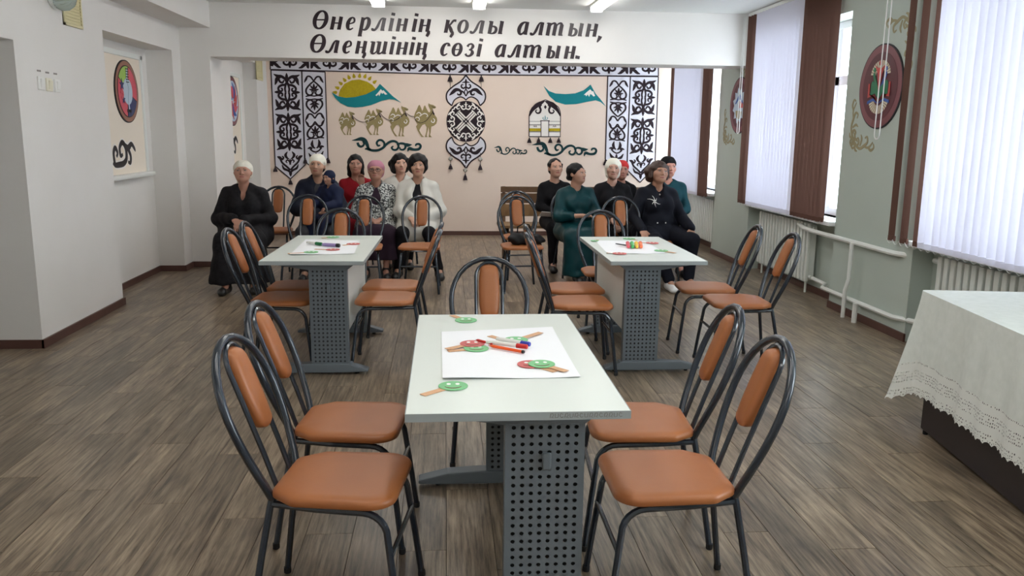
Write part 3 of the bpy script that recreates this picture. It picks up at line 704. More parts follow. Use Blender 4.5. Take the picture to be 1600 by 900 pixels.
b = MB(); n = 48; prof = [(.10, .03), (.115, .06), (.112, .10), (.09, .135), (.05, .155), (.008, .16)]; vs = []
for (r, z) in prof:
    for k in range(n): q = r*(1+.05*math.cos(k*PI)); vs.append(Mx @ Vector((q*math.cos(2*PI*k/n), q*math.sin(2*PI*k/n), z)))
fs = [(i*n+k, i*n+(k+1) % n, (i+1)*n+(k+1) % n, (i+1)*n+k) for i in range(len(prof)-1) for k in range(n)]+[tuple((len(prof)-1)*n+k for k in range(n))]
b.add(vs, fs).build('glass_dome', M_rib, gl, True)
# ============================================================ LETTERING ON THE BEAM
M_ink = mat('dark_vinyl', srgb(42, 28, 36), .35)
def beam_fr(px, py, d): p = on_y(px, py, YBM0); return (p.x, YBM0-d, p.z)
SL = .20
def glyph(ch):
    """strokes in a box: x 0..1 of the letter width, y 0..1 of the x-height; width in stem units; k: kind"""
    st, th = 1., .36
    def ell(cx, cy, rx, ry, a0=0, a1=360, n=28, thick=st, thin=.42):
        o = []
        for k in range(n+1):
            a = R(a0+(a1-a0)*k/n); c = abs(math.cos(a)); o.append((cx+rx*math.cos(a), cy+ry*math.sin(a), thin+(thick-thin)*c**1.3))
        return o
    S_ = lambda x, y0=0., y1=1.: [(x, y0, st), (x, y1, st)]
    serif = lambda x, y: [(x-.16, y, .3), (x+.02, y, .3)]
    foot = lambda x, y=.03: [(x-.15, y, .28), (x+.15, y, .28)]
    tail = [(.86, .06, .9), (.90, -.10, .9), (.80, -.36, .75)]
    if ch == 'Ө': return [ell(.5, .72, .40, .68), [(.16, .72, .34), (.84, .72, .34)]]
    if ch in 'оө': return [ell(.5, .5, .37, .48)]+([[(.18, .5, .3), (.82, .5, .3)]] if ch == 'ө' else [])
    if ch == 'н': return [S_(.2), S_(.8), [(.2, .5, .34), (.8, .5, .34)], serif(.2, .96), serif(.8, .96), foot(.2), foot(.8)]
    if ch == 'ң': return [S_(.17), S_(.75), [(.17, .5, .34), (.75, .5, .34)], serif(.17, .96), serif(.75, .96), foot(.17), [(.7, .05, .3), (.98, .05, .3)], tail]
    if ch == 'е': return [crom([(.22, .47, .34), (.5, .5, .36), (.78, .62, .5), (.74, .86, .55), (.54, .96, .4), (.30, .82, .8), (.19, .48, 1.05), (.28, .15, .9), (.52, .03, .5), (.80, .15, .32)], 5)]
    if ch == 'р': return [[(.22, -.46, st), (.22, 1., st)], serif(.22, .96), [(.05, -.44, .3), (.42, -.44, .3)], crom([(.26, .72, .4), (.48, .95, .5), (.74, .86, .9), (.82, .5, 1.05), (.70, .14, .85), (.48, .03, .45), (.28, .12, .35)], 5)]
    if ch == 'л': return [S_(.80), foot(.82), crom([(.80, .95, .4), (.62, .95, .4), (.50, .72, .6), (.40, .32, .72), (.26, .07, .6), (.08, .08, .75), (.06, .2, .5)], 5)]
    if ch == 'і': return [S_(.5), [(.15, .96, .3), (.5, .96, .3)], [(.2, .03, .28), (.85, .03, .28)], [(.5, 1.2, 1.05), (.5, 1.42, 1.05)]]
    if ch == 'қ': return [S_(.22), serif(.22, .96), foot(.22), crom([(.28, .5, .4), (.48, .66, .5), (.66, .93, .6), (.88, .92, .7)], 5), crom([(.40, .55, .6), (.55, .3, .95), (.68, .08, .9), (.82, .05, .5)], 5), [(.74, .06, .8), (.78, -.1, .85), (.66, -.36, .7)]]
    if ch == 'ы': return [S_(.17), serif(.17, .96), crom([(.20, .55, .35), (.38, .58, .5), (.54, .42, .8), (.52, .14, .75), (.34, .03, .4), (.18, .05, .35)], 5), S_(.84), [(.70, .96, .3), (.84, .96, .3)], [(.72, .03, .28), (.99, .03, .28)]]
    if ch == 'а': return [S_(.80), [(.78, .03, .3), (.98, .06, .3)], crom([(.80, .86, .5), (.58, .97, .45), (.30, .8, .85), (.17, .42, 1.05), (.28, .10, .8), (.50, .06, .5), (.72, .32, .35)], 5)]
    if ch == 'т': return [S_(.13), S_(.48, 0, .86), S_(.83, 0, .86), serif(.13, .96), [(.75, .03, .28), (.98, .03, .28)], crom([(.16, .70, .3), (.28, .92, .45), (.42, .95, .6), (.48, .78, .95)], 5), crom([(.51, .70, .3), (.63, .92, .45), (.77, .95, .6), (.83, .78, .95)], 5)]
    if ch == 'ш': return [S_(.14, .1), S_(.49, .1), S_(.84), serif(.12, .96), serif(.47, .96), [(.8, .03, .28), (.99, .06, .28)], crom([(.14, .14, .95), (.22, .03, .55), (.34, .08, .4), (.46, .3, .3)], 5), crom([(.49, .14, .95), (.57, .03, .55), (.69, .08, .4), (.81, .3, .3)], 5)]
    if ch == 'с': return [crom([(.84, .74, .9), (.78, .90, .75), (.56, .97, .45), (.30, .8, .85), (.20, .45, 1.05), (.30, .13, .85), (.54, .03, .5), (.82, .16, .32)], 5)]
    if ch == 'з': return [crom([(.22, .76, .7), (.34, .93, .5), (.58, .97, .5), (.74, .78, .85), (.60, .55, .5), (.42, .52, .35)], 5), crom([(.42, .52, .35), (.66, .47, .6), (.80, .26, .95), (.62, .04, .6), (.34, .03, .5), (.16, .2, .7)], 5)]
    if ch == ',': return [[(.62, .06, 1.1), (.55, -.12, .95), (.2, -.42, .35)]]
    if ch == '.': return [[(.5, 0, 1.2), (.5, .25, 1.2)]]
    return []
def letter_line(items, b0, b1, xh, label):
    (bx0, by0), (bx1, by1) = b0, b1
    root = empty('wall_lettering', beam_fr((bx0+bx1)/2, (by0+by1)/2, 0)); tag(root, label, 'lettering', 'lines of lettering on the beam')
    for ch, x0, x1 in items:
        mb = MB(); w = (x1-x0)-SL*xh*.8
        sp = 5.7 if ch != 'Ө' else 6.4
        by = by0+(by1-by0)*((x0+x1)/2-bx0)/(bx1-bx0)
        for stn, strok in enumerate(glyph(ch)):
            pts = [(x0+x*w+SL*y*xh, by-y*xh, ww*sp) for x, y, ww in strok]
            closed = ch in 'Өоө' and stn == 0
            if closed: pts = pts[:-1]
            mb.ribbon(pts, beam_fr, .003, .0005+.0002*stn, closed)
        o = mb.build('letter', M_ink)
        o.parent = root; o.matrix_parent_inverse = Matrix.Translation(root.location).inverted()
c6 = lambda v: 470+v/6.4
c7 = lambda v: 680+v/5.714
l1 = [(ch, c6(a), c6(b)) for ch, a, b in [('Ө', 108, 272), ('н', 285, 425), ('е', 440, 560), ('р', 575, 708), ('л', 705, 860), ('і', 862, 942), ('н', 945, 1075), ('і', 1098, 1172), ('ң', 1172, 1312)]]
l1 += [(ch, c7(a), c7(b)) for ch, a, b in [('қ', 68, 200), ('о', 190, 303), ('л', 308, 447), ('ы', 458, 617), ('а', 722, 840), ('л', 845, 977), ('т', 980, 1158), ('ы', 1178, 1328), ('н', 1335, 1457), (',', 1446, 1506)]]
l2 = [(ch, c6(a), c6(b)) for ch, a, b in [('Ө', 83, 247), ('л', 245, 392), ('е', 405, 525), ('ң', 540, 672), ('ш', 680, 875), ('і', 875, 945), ('н', 945, 1077), ('і', 1078, 1140), ('ң', 1145, 1275)]]
l2 += [(ch, c7(a), c7(b)) for ch, a, b in [('с', 35, 137), ('ө', 140, 247), ('з', 250, 362), ('і', 360, 422), ('а', 522, 637), ('л', 645, 772), ('т', 775, 962), ('ы', 985, 1122), ('н', 1143, 1257), ('.', 1258, 1295)]]
letter_line(l1, (498, 45.3), (923, 57.2), 20, 'upper line of dark italic lettering on the white beam, ending in a comma')
letter_line(l2, (496, 82), (886, 91.6), 19.6, 'lower line of dark italic lettering on the white beam, ending in a full stop')

# ============================================================ FELT WORK ON THE BACK WALL
M_fwhite = mat('white_felt', srgb(222, 220, 230), .95, sheen=.2, bump=(300, .2, .002))
M_fdark = mat('dark_felt', srgb(38, 24, 32), .95, sheen=.1, bump=(300, .2, .002))
M_fteal = mat('dark_teal_felt', srgb(20, 58, 62), .95, bump=(300, .2, .002)); M_fteal2 = mat('teal_felt', srgb(16, 128, 136), .95, bump=(200, .25, .002)); M_fyel = mat('mustard_felt', srgb(184, 164, 24), .95, noise=(40, .6, srgb(160, 138, 14)))
M_fcam = mat('camel_felt', srgb(158, 142, 98), .95, noise=(60, .5, srgb(136, 120, 80))); M_fsnow = mat('snow_felt', srgb(238, 232, 226), .95); M_mir = mat('small_mirror', srgb(220, 220, 215), .08, metal=.9)
def wall_fr(px, py, d): p = on_y(px, py, YB); return (p.x, YB-d, p.z)
PXM = FPX/12.5                                        # px per metre on the back wall
def wthing(name, cx, cy, label, cat='wall decoration', group=None):
    o = empty(name, wall_fr(cx, cy, 0)); tag(o, label, cat, group); return o
def wpart(mb, name, m, root):
    o = mb.build(name, m); o.parent = root; o.matrix_parent_inverse = Matrix.Translation(root.location).inverted(); return o
def stroke(mb, pts, fr, t=.004, d0=.004, n=5): t = t+.00018*(len(mb.f) % 13); mw = .1*min(p[2] for p in pts); mb.ribbon([(a, b, max(mw, w)) for a, b, w in crom(pts, n)], fr, t, d0)
def tassel(root, px, py, h=9, w=5, string=0, mirror=False):
    mb = MB(); c = wall_fr(px, py, .012); s = 1/PXM
    if string: mb.tube([(c[0], c[1], c[2]+string*s), c], .004, 5)
    mb.lathe([(.006, 0), (.012, -.008), (.008, -.02), (w*s*.3, -.024), (w*s*.5, -h*s*.75), (w*s*.58, -h*s), (.004, -h*s)], 10, Matrix.Translation(c))
    wpart(mb, 'tassel', M_fdark, root)
    if mirror:
        q = wall_fr(px, py-string*.45, .01); mm = MB().lathe([(.032, 0), (.032, .006), (.02, .009)], 16, Matrix.Translation(q) @ Matrix.Rotation(R(90), 4, 'X')); wpart(mm, 'mirror_disc', M_mir, root)
# ---- banner motifs, u in -1..1 over the banner's width, v 0..1 over its straight height (source: pixels of a close-up)
def wide_strokes():
    out = []; ax = lambda y: 140+(y-110)/635*26
    hw = 101.
    half = [[(141, 190, 10), (128, 165, 12), (105, 150, 14), (85, 150, 16), (55, 136, 3)], [(104, 150, 12), (78, 165, 17), (70, 188, 13), (62, 208, 3)], [(84, 158, 10), (96, 186, 10), (114, 190, 9), (122, 174, 6)],
            [(141, 188, 10), (128, 205, 11), (108, 208, 12), (88, 220, 11), (83, 236, 10), (94, 250, 10), (108, 244, 9), (107, 230, 7), (98, 230, 4)], [(57, 255, 4), (75, 255, 13), (94, 253, 9)], [(141, 190, 9), (131, 212, 9), (127, 235, 9), (131, 255, 9)]]
    mid = [[(141, 127, 3), (141, 150, 14), (141, 178, 10)]]
    def put(lst, dy, flip, yc):
        for st in lst:
            for sx in (1, -1):
                o = []
                for (x, y, w) in st:
                    yy = (2*yc-y if flip else y)+dy; a = 141
                    o.append((sx*(x-a)/hw, (yy-110)/635, w/hw))
                out.append(o)
    for dy in (0, 264):
        put(half, dy, False, 255); put(half, dy, True, 255); put(mid, dy, False, 255); put(mid, dy, True, 255)
    low = [[(150, 652, 3), (136, 674, 13), (146, 694, 9), (158, 700, 5)], [(80, 682, 4), (96, 690, 14), (112, 702, 10), (122, 690, 8), (112, 680, 5)], [(98, 694, 9), (112, 724, 9), (142, 752, 9), (165, 776, 9)], [(165, 735, 6), (158, 714, 7), (146, 708, 7), (138, 718, 6), (146, 726, 4)], [(110, 738, 3), (122, 764, 11), (146, 776, 10), (165, 792, 8)], [(165, 700, 5), (165, 740, 8)], [(165, 780, 11), (165, 800, 14), (165, 818, 3)]]
    for st in low:
        for sx in (1, -1): out.append([(sx*(x-165)/hw, (y-110)/635, w/hw) for x, y, w in st])
    return out
def narrow_strokes():
    out = []; hw = 78.
    heart = [[(325, 180, 7), (305, 152, 8), (284, 150, 8), (273, 170, 11), (261, 190, 3)], [(325, 180, 7), (296, 205, 8), (273, 236, 9), (277, 264, 9), (300, 274, 9), (315, 261, 8), (309, 246, 5)], [(268, 282, 6), (296, 276, 7), (325, 280, 6)]]
    star = [[(325, 194, 2), (325, 215, 11), (325, 238, 7)], [(299, 206, 2), (311, 222, 9), (325, 238, 6)], [(292, 234, 2), (308, 238, 9), (325, 246, 6)], [(325, 246, 7), (325, 262, 4)]]
    def put(lst, f, x0=325):
        for st in lst:
            for sx in (1, -1): out.append([(sx*(x-x0)/hw, (f(y)-115)/590, w/hw) for x, y, w in st])
    put(heart, lambda y: y); put(star, lambda y: y)
    put(heart[1:], lambda y: 297+(282-y)); put(star, lambda y: 300+(270-y))
    put(heart[:1], lambda y: 400+(y-150)); put(heart[:1], lambda y: 480-(y-150)*1.0+0)
    put(heart[1:], lambda y: y+284); put(star, lambda y: y+284)
    leaf = [[(306, 572, 3), (300, 600, 14), (310, 622, 9), (322, 628, 5)], [(270, 626, 4), (288, 622, 12), (300, 632, 8)], [(286, 630, 7), (306, 648, 7), (325, 655, 7)]]
    put(leaf, lambda y: y)
    put([[(276, 655, 3), (292, 682, 13), (312, 690, 8), (325, 700, 6)], [(325, 660, 3), (325, 680, 12), (325, 702, 6)]], lambda y: y)
    return out
def banner(label, TLp, TRp, BLp, BRp, tip, strokes, tass):
    cx = (TLp[0]+TRp[0])/2; root = wthing('felt_banner', cx, (TLp[1]+BLp[1])/2, label, 'wall hanging', 'felt banners')
    wpart(MB().prism([TLp, TRp, BRp, tip, BLp], wall_fr, .004), 'felt_ground', M_fwhite, root)
    bd = MB()
    q = [TLp, BLp, tip, BRp, TRp]
    for a, b in zip(q, q[1:]+q[:1]): bd.ribbon([(*a, 1.6), (*b, 1.6)], wall_fr, .007)
    wpart(bd, 'cord_border', M_fdark, root)
    om = MB(); hw = math.dist(TLp, TRp)/2
    for st in strokes:
        o = []
        for (u, v, w) in st:
            s = (u+1)/2; a = [TLp[i]+(TRp[i]-TLp[i])*s for i in (0, 1)]; b = [BLp[i]+(BRp[i]-BLp[i])*s for i in (0, 1)]
            o.append((a[0]+(b[0]-a[0])*v, a[1]+(b[1]-a[1])*v, w*hw*1.38))
        stroke(om, o, wall_fr, .003, .004)
    wpart(om, 'ornament', M_fdark, root)
    for (x, y) in tass: tassel(root, x, y, 8, 6)
WS, NS = wide_strokes(), narrow_strokes()
banner('wide white felt banner with black scrolls, pointed end above the white capped youth', (423.6, 109.5), (471.5, 111), (430.3, 259.7), (477, 257.5), (454, 279.5), WS, [(430.3, 260), (454, 280)])
banner('narrow white felt banner with black hearts beside the mustard sun', (471.5, 111), (508, 112.5), (476, 252), (512.5, 246.5), (495.5, 268), NS, [(477, 247), (512.8, 246.5)])
banner('narrow white felt banner with black hearts beside the plain teal mountain', (949.6, 119), (985, 119.5), (945.8, 249), (979.8, 252), (962, 266), NS, [(945.6, 250), (979, 266)])
banner('wide white felt banner with black scrolls beside the window blind', (985, 119.5), (1028.6, 120), (979.3, 265), (1023, 261.5), (999.8, 285), WS, [])
# ---- valance along the top
root = wthing('felt_valance', 726, 100, 'long white felt valance with black ornament tucked behind the lettered beam', 'wall hanging')
vb = lambda x: 108.6+(x-423)*(116.7-108.6)/297 if x < 720 else 116.7+(x-720)*(119.1-116.7)/308
vp_ = [(422.5, vb(422.5)), (520, vb(520)), (620, vb(620)), (720, vb(720)), (870, vb(870)), (1028.6, vb(1028))]
wpart(MB().prism(vp_+[(1028.6, 72), (422.5, 62)], wall_fr, .004), 'felt_ground', M_fwhite, root)
bd = MB().ribbon([(x, y, 1.7) for x, y in vp_], wall_fr, .008); bd.ribbon([(422.5, 62, 1.6), (422.5, 108.6, 1.6)], wall_fr, .008); bd.ribbon([(1028.6, 72, 1.6), (1028.6, 119, 1.6)], wall_fr, .008)
wpart(bd, 'cord_border', M_fdark, root)
om = MB()
# one unit (R, lyre, mirrored R); px offsets from its centre, y up from the band's lower cord
leafR = [[(-28.5, 15, 2.5), (-27.6, 9, 5), (-28.3, 4, 4), (-29.5, 2, 1)], [(-27, 10, 4), (-22, 7, 5), (-18, 3.6, 4), (-13.5, 2.2, 1)], [(-26, 11, 4), (-21, 12.5, 4), (-17.5, 15, 2)]]
lyre = [[(0, 15, 3), (0, 8, 5), (0, 2, 1.6)], [(0, 9, 3.4), (-5, 6.6, 3.2), (-9.4, 9, 3.2), (-9, 13, 2.8), (-5.6, 13.4, 2.2), (-5.4, 11, 1.6)]]
k = 0; cx = 453.
while cx < 1015:
    units = [(st, 1) for st in leafR+lyre]+[(st, -1) for st in leafR+lyre[1:]]
    for st, sx in units:
        for fl in (1, -1):
            o = []
            for (x, y, w) in st:
                X = cx+sx*x; Y = y if fl == 1 else 30-y
                if 424 < X < 1027: o.append((X, vb(X)-1.2-Y, w))
            if len(o) > 2: stroke(om, o, wall_fr, .003, .004, 4)
    cx += 62.3
wpart(om, 'ornament', M_fdark, root)
# ---- medallion
cM = lambda x, y: (690+x/5, 110+y/5)
root = wthing('felt_medallion', 728, 190, 'hanging felt medallion with dark lattice circle and onion shaped ends', 'wall hanging')
def cs(pts): return [(*cM(x, y), w/5*1.25) for x, y, w in pts]
top = [(190, 38), (150, 85), (90, 125), (48, 165), (37, 205), (48, 245), (80, 276)]
def onion(flip):
    f = (lambda p: (p[0], 2*398-p[1]-(0 if p[1] > 60 else -10))) if flip else (lambda p: p)
    Lp = [f(p) for p in top]; Rp = [(380-x, y) for x, y in Lp]
    ol = crom([(*p,) for p in Lp], 5); orr = crom([(*p,) for p in Rp], 5)
    inner = [f(p) for p in [(80, 276), (100, 232), (140, 208), (170, 214), (190, 232)]]; inr = [(380-x, y) for x, y in inner]
    poly = ol+crom(inner, 4)[1:]+crom(inr, 4)[::-1][1:]+orr[::-1][1:-1]
    wpart(MB().prism([cM(*p) for p in poly], wall_fr, .004), 'felt_ground', M_fwhite, root)
    b = MB()
    for q in (ol, orr): b.ribbon([(*cM(*p), 2.2) for p in q], wall_fr, .007)
    for q in (crom(inner, 5), crom(inr, 5)): b.ribbon([(*cM(*p), 1.8) for p in q], wall_fr, .007)
    wpart(b, 'cord_border', M_fdark, root)
    b = MB(); sts = [[(190, 66, 3), (190, 85, 14), (190, 105, 10), (190, 150, 8)], [(190, 128, 8), (170, 140, 10), (154, 128, 10), (158, 112, 8), (170, 114, 5)], [(60, 196, 4), (86, 172, 20), (110, 152, 22), (138, 154, 16), (152, 172, 14), (144, 190, 12), (126, 188, 8), (126, 176, 5)], [(140, 156, 10), (170, 170, 9), (190, 202, 6)], [(190, 148, 6), (178, 168, 6), (190, 200, 5)], [(160, 98, 3), (176, 92, 8), (190, 96, 8)]]
    for st in sts:
        a = [(*f((x, y)), w) for x, y, w in st]; stroke(b, cs(a), wall_fr, .003, .004); stroke(b, cs([(380-x, y, w) for x, y, w in a]), wall_fr, .003, .004)
    wpart(b, 'ornament', M_fdark, root)
onion(False); onion(True)
wpart(MB().prism([cM(190+152*math.cos(2*PI*k/40), 398+160*math.sin(2*PI*k/40)) for k in range(40)], wall_fr, .006), 'dark_disc', M_fdark, root)
b = MB()
for s in (1, -1):
    for k in (-1, 0, 1):
        ox, oy = k*17*.707, k*17*.707*s*-1
        for g in (-1, 1):
            p0 = (190+ox+g*14, 398+oy+g*14*s); p1 = (190+ox+g*66, 398+oy+g*68*s)
            b.ribbon(cs([(*p0, 9), (*p1, 9)]), wall_fr, .003, .006)
            b.ribbon(cs([(p1[0]-8*g, p1[1]+8*g*s, 6), (p1[0]+8*g, p1[1]-8*g*s, 6)]), wall_fr, .003, .006)
for i in range(-1, 2):
    for j in range(-1, 2):
        x = 190+(i+j)*14; y = 398+(i-j)*14; b.prism([cM(x-7, y), cM(x, y-7), cM(x+7, y), cM(x, y+7)], wall_fr, .003, .006)
wpart(b, 'lattice', M_fsnow, root)
b = MB()
fle = [[(0, -146, 3), (0, -128, 9), (0, -92, 5)], [(0, -96, 6), (-22, -90, 8), (-34, -104, 8), (-26, -118, 6), (-18, -108, 4)], [(-16, -128, 2), (0, -122, 6)]]
cor = [[(-46, -140, 3), (-60, -124, 12), (-72, -104, 8), (-62, -92, 7), (-50, -100, 5)], [(-62, -122, 8), (-44, -118, 6), (-40, -104, 4)], [(-68, -108, 8), (-88, -104, 7), (-92, -88, 5)]]
for q in range(4):
    c_, s_ = (1, 0, -1, 0)[q], (0, 1, 0, -1)[q]
    for st in fle+cor:
        for sx in (1, -1):
            if st in cor and sx == -1: st2 = [(y*1.0, x*1.0, w) for x, y, w in st]
            else: st2 = [(sx*x, y, w) for x, y, w in st]
            stroke(b, cs([(190+x*c_-y*s_, 398+(x*s_+y*c_)*1.04, w) for x, y, w in st2]), wall_fr, .003, .006)
wpart(b, 'pale_ornament', M_fsnow, root)
tassel(root, 703.2, 118, 9, 7); tassel(root, 752, 118, 9, 7)
b = MB()
for x in (703.4, 751.8):
    p = wall_fr(x, 117, .006); q = wall_fr(x, 139, .006); b.tube([p, q], .0035, 5)
wpart(b, 'string', M_fdark, root)
tassel(root, 704, 256, 8, 6, 18, True); tassel(root, 750.4, 257, 8, 6, 18, True); tassel(root, 727, 272, 9, 6, 14, True)
# ---- sun and mountain, second mountain
cA = lambda x, y: (500+x/6, 100+y/6)
cY = lambda x, y: (770+x/5.2926, 120+y/5.2926)
root = wthing('sun_applique', 558, 138, 'mustard felt sun with petal rays behind a teal mountain')
wv_ = [(175, 302), (178, 275), (190, 240), (230, 186), (300, 152), (370, 145), (440, 165), (490, 195), (528, 240), (430, 287), (330, 311), (240, 317)]
wpart(MB().prism([cA(*p) for p in wv_], wall_fr, .005), 'sun_disc', M_fyel, root)
for (x, y) in [(140, 266), (162, 223), (193, 181), (230, 149), (271, 124), (318, 112), (372, 110), (423, 114), (468, 135), (514, 168)]:
    dx, dy = x-350, (y-300); l = math.hypot(dx, dy); dx, dy = dx/l, dy/l
    q = [(26, 0), (10, 10), (-8, 16), (-18, 12), (-22, 0), (-18, -12), (-8, -16), (10, -10)]
    wpart(MB().prism([cA(x+a*dx-b_*dy, y+a*dy+b_*dx) for a, b_ in q], wall_fr, .005), 'ray', M_fyel, root)
mt = [(110, 265), (170, 303), (240, 317), (330, 310), (430, 285), (520, 240), (562, 186), (620, 240), (680, 300), (762, 363), (700, 336), (650, 330), (580, 345), (480, 385), (400, 402), (330, 407), (260, 400), (190, 365), (140, 315)]
wpart(MB().prism([cA(*p) for p in mt], wall_fr, .004, .005), 'mountain', M_fteal2, root)
sn = [(520, 293), (545, 268), (570, 236), (585, 252), (596, 246), (632, 284), (612, 288), (596, 272), (584, 280), (572, 268), (556, 303), (548, 284), (532, 302)]
wpart(MB().prism([cA(*p) for p in sn], wall_fr, .002, .009), 'snow_cap', M_fsnow, root)
root = wthing('mountain_applique', 897, 149, 'teal felt mountain without a sun, above the felt yurt')
mt2 = [(420, 76), (465, 118), (520, 138), (600, 143), (680, 137), (750, 112), (785, 85), (808, 64), (850, 140), (890, 185), (936, 246), (890, 208), (850, 195), (790, 205), (690, 226), (600, 230), (520, 207), (468, 160)]
wpart(MB().prism([cY(*p) for p in mt2], wall_fr, .005), 'mountain', M_fteal2, root)
sn2 = [(752, 150), (775, 128), (805, 104), (822, 122), (830, 118), (846, 158), (832, 163), (818, 148), (806, 142), (796, 166), (784, 146), (772, 162), (766, 150)]
wpart(MB().prism([cY(*p) for p in sn2], wall_fr, .002, .005), 'snow_cap', M_fsnow, root)
# ---- camels
cam_o = [(1018, 368), (1030, 378), (1060, 385), (1085, 400), (1088, 412), (1070, 420), (1056, 416), (1050, 432), (1056, 452), (1075, 475), (1095, 505), (1099, 530), (1090, 560), (1065, 580), (1045, 586), (1040, 612), (1038, 642), (1032, 662), (1040, 676), (1050, 685), (1018, 685), (1025, 650), (1022, 612), (1016, 592), (1012, 622), (1003, 652), (1001, 674), (1010, 684), (983, 684), (990, 660), (998, 630), (1000, 592), (985, 562), (960, 572), (942, 600), (932, 620), (946, 650), (965, 674), (980, 684), (953, 684), (935, 656), (915, 620), (902, 585), (915, 566), (893, 530), (882, 490), (895, 452), (910, 425), (925, 390), (935, 383), (948, 410), (958, 440), (966, 430), (976, 396), (985, 387), (1000, 420), (1016, 450), (1030, 455), (1036, 436), (1023, 410), (1015, 390)]
camw = [[(905, 470, 5), (925, 455, 8), (945, 465, 8), (945, 485, 7), (930, 488, 5)], [(950, 480, 5), (975, 465, 8), (1000, 470, 7), (1010, 488, 5), (998, 496, 4)], [(890, 520, 4), (905, 500, 8), (928, 505, 8), (932, 525, 6), (918, 532, 4)], [(1060, 510, 5), (1075, 525, 8), (1065, 548, 8), (1045, 540, 7), (1048, 525, 5)]]
bridle = [[(1048, 398, 3), (1070, 408, 5), (1082, 404, 3)], [(1056, 420, 4), (1058, 445, 9), (1068, 470, 14), (1072, 474, 10)]]
names = ['smallest felt camel of the string, next to the narrow heart banner', 'second smallest felt camel in the string of four', 'second largest felt camel in the string of four', 'largest felt camel leading the string towards the medallion']
for k, (x0, x1, y0, y1) in enumerate([(175, 336, 440, 665), (415, 595, 414, 665), (640, 840, 390, 678), (880, 1100, 365, 686)]):
    f = lambda x, y: cA(x0+(x-881)/219*(x1-x0), y0+(y-366)/319*(y1-y0)); sc_ = (x1-x0)/219/6
    root = wthing('camel_applique', (cA(x0, y0)[0]+cA(x1, y0)[0])/2, cA(x0, y1)[1], names[k], 'wall decoration', 'felt camels')
    wpart(MB().prism([f(*p) for p in cam_o], wall_fr, .005), 'camel_body', M_fcam, root)
    b = MB()
    for st in camw: stroke(b, [(*f(x, y), w*sc_) for x, y, w in st], wall_fr, .002, .005)
    wpart(b, 'pale_scrolls', M_fsnow, root)
    b = MB()
    for st in bridle: stroke(b, [(*f(x, y), w*sc_) for x, y, w in st], wall_fr, .003, .005)
    wpart(b, 'bridle', M_fdark, root)
root = wthing('lead_rope', 600, 180, 'thin dark lead rope linking the felt camels', 'rope')
b = MB()
for st in [[(300, 480), (340, 520), (390, 542), (430, 545)], [(430, 545), (490, 520), (540, 480), (560, 455)], [(565, 460), (600, 500), (650, 527), (700, 528), (750, 500), (800, 460)], [(810, 460), (850, 488), (882, 495), (900, 530), (940, 552), (990, 535), (1030, 490), (1062, 440)]]:
    stroke(b, [(*cA(x, y), .75) for x, y in st], wall_fr, .003, .008)
wpart(b, 'rope', M_fdark, root)
# ---- teal scrolls
scr = [[(300, 716, 2), (340, 710, 12), (385, 702, 22), (420, 716, 24), (442, 755, 20), (456, 790, 14), (480, 806, 12)], [(352, 736, 14), (362, 762, 16), (384, 775, 14), (408, 762, 12), (412, 740, 10), (398, 728, 6)], [(420, 800, 4), (440, 795, 14), (490, 810, 15), (545, 808, 15), (590, 786, 15), (620, 755, 15), (660, 728, 15), (702, 725, 14), (732, 748, 13), (734, 782, 13), (714, 804, 13), (686, 803, 12), (672, 784, 11), (688, 770, 8)], [(596, 778, 8), (603, 742, 12), (580, 716, 13), (550, 716, 13), (532, 740, 13), (545, 766, 12), (566, 760, 8)], [(720, 758, 8), (755, 744, 13), (795, 752, 14), (800, 785, 13), (778, 804, 12), (752, 798, 10), (750, 780, 7)], [(790, 748, 12), (820, 760, 22), (862, 756, 3)], [(822, 822, 3), (836, 792, 18), (880, 802, 15), (925, 798, 16), (944, 772, 14), (930, 751, 13), (903, 753, 12), (896, 770, 8)]]
def scroll(x0, x1, y0, y1, conv, name_lab, m):
    c = conv((x0+x1)/2, (y0+y1)/2); root = wthing('scroll_applique', *c, name_lab, 'wall decoration', 'felt scrolls'); b = MB()
    k = math.dist(conv(x0, y0), conv(x1, y0))/645
    for st in scr: stroke(b, [(*conv(x0+(x-300)/645*(x1-x0), y0+(y-690)/130*(y1-y0)), w*k*1.55) for x, y, w in st], wall_fr, .005, 0)
    wpart(b, 'scroll', m, root)
scroll(300, 945, 690, 820, cA, 'large dark teal felt scroll under the camels', M_fteal)
scroll(325, 856, 540, 655, cY, 'large dark teal felt scroll under the yurt', M_fteal)
scroll(10, 280, 572, 645, cY, 'small dark felt scroll between medallion and yurt', M_fteal)
# ---- yurt
root = wthing('yurt_applique', 851, 185, 'white felt yurt with dark curled roof and gold bands', 'wall hanging')
yo = [(300, 495), (300, 320), (308, 285), (325, 255), (370, 217), (410, 200), (435, 190), (460, 200), (500, 215), (543, 252), (556, 285), (560, 315), (558, 495)]
wpart(MB().prism([cY(*p) for p in yo], wall_fr, .004), 'felt_ground', M_fsnow, root)
b = MB(); b.ribbon([(*cY(*p), 1.3) for p in yo+[yo[0]]], wall_fr, .007)
for (x0, x1, y, w) in ((300, 398, 368, .5), (462, 558, 368, .5), (300, 398, 397, 1), (462, 558, 397, 1), (300, 398, 455, 1), (462, 558, 455, 1), (392, 470, 364, 1.3)): b.ribbon([(*cY(x0, y), w), (*cY(x1, y), w)], wall_fr, .006)
for x in (398, 462): b.ribbon([(*cY(x, 365), 1.1), (*cY(x, 495), 1.1)], wall_fr, .006)
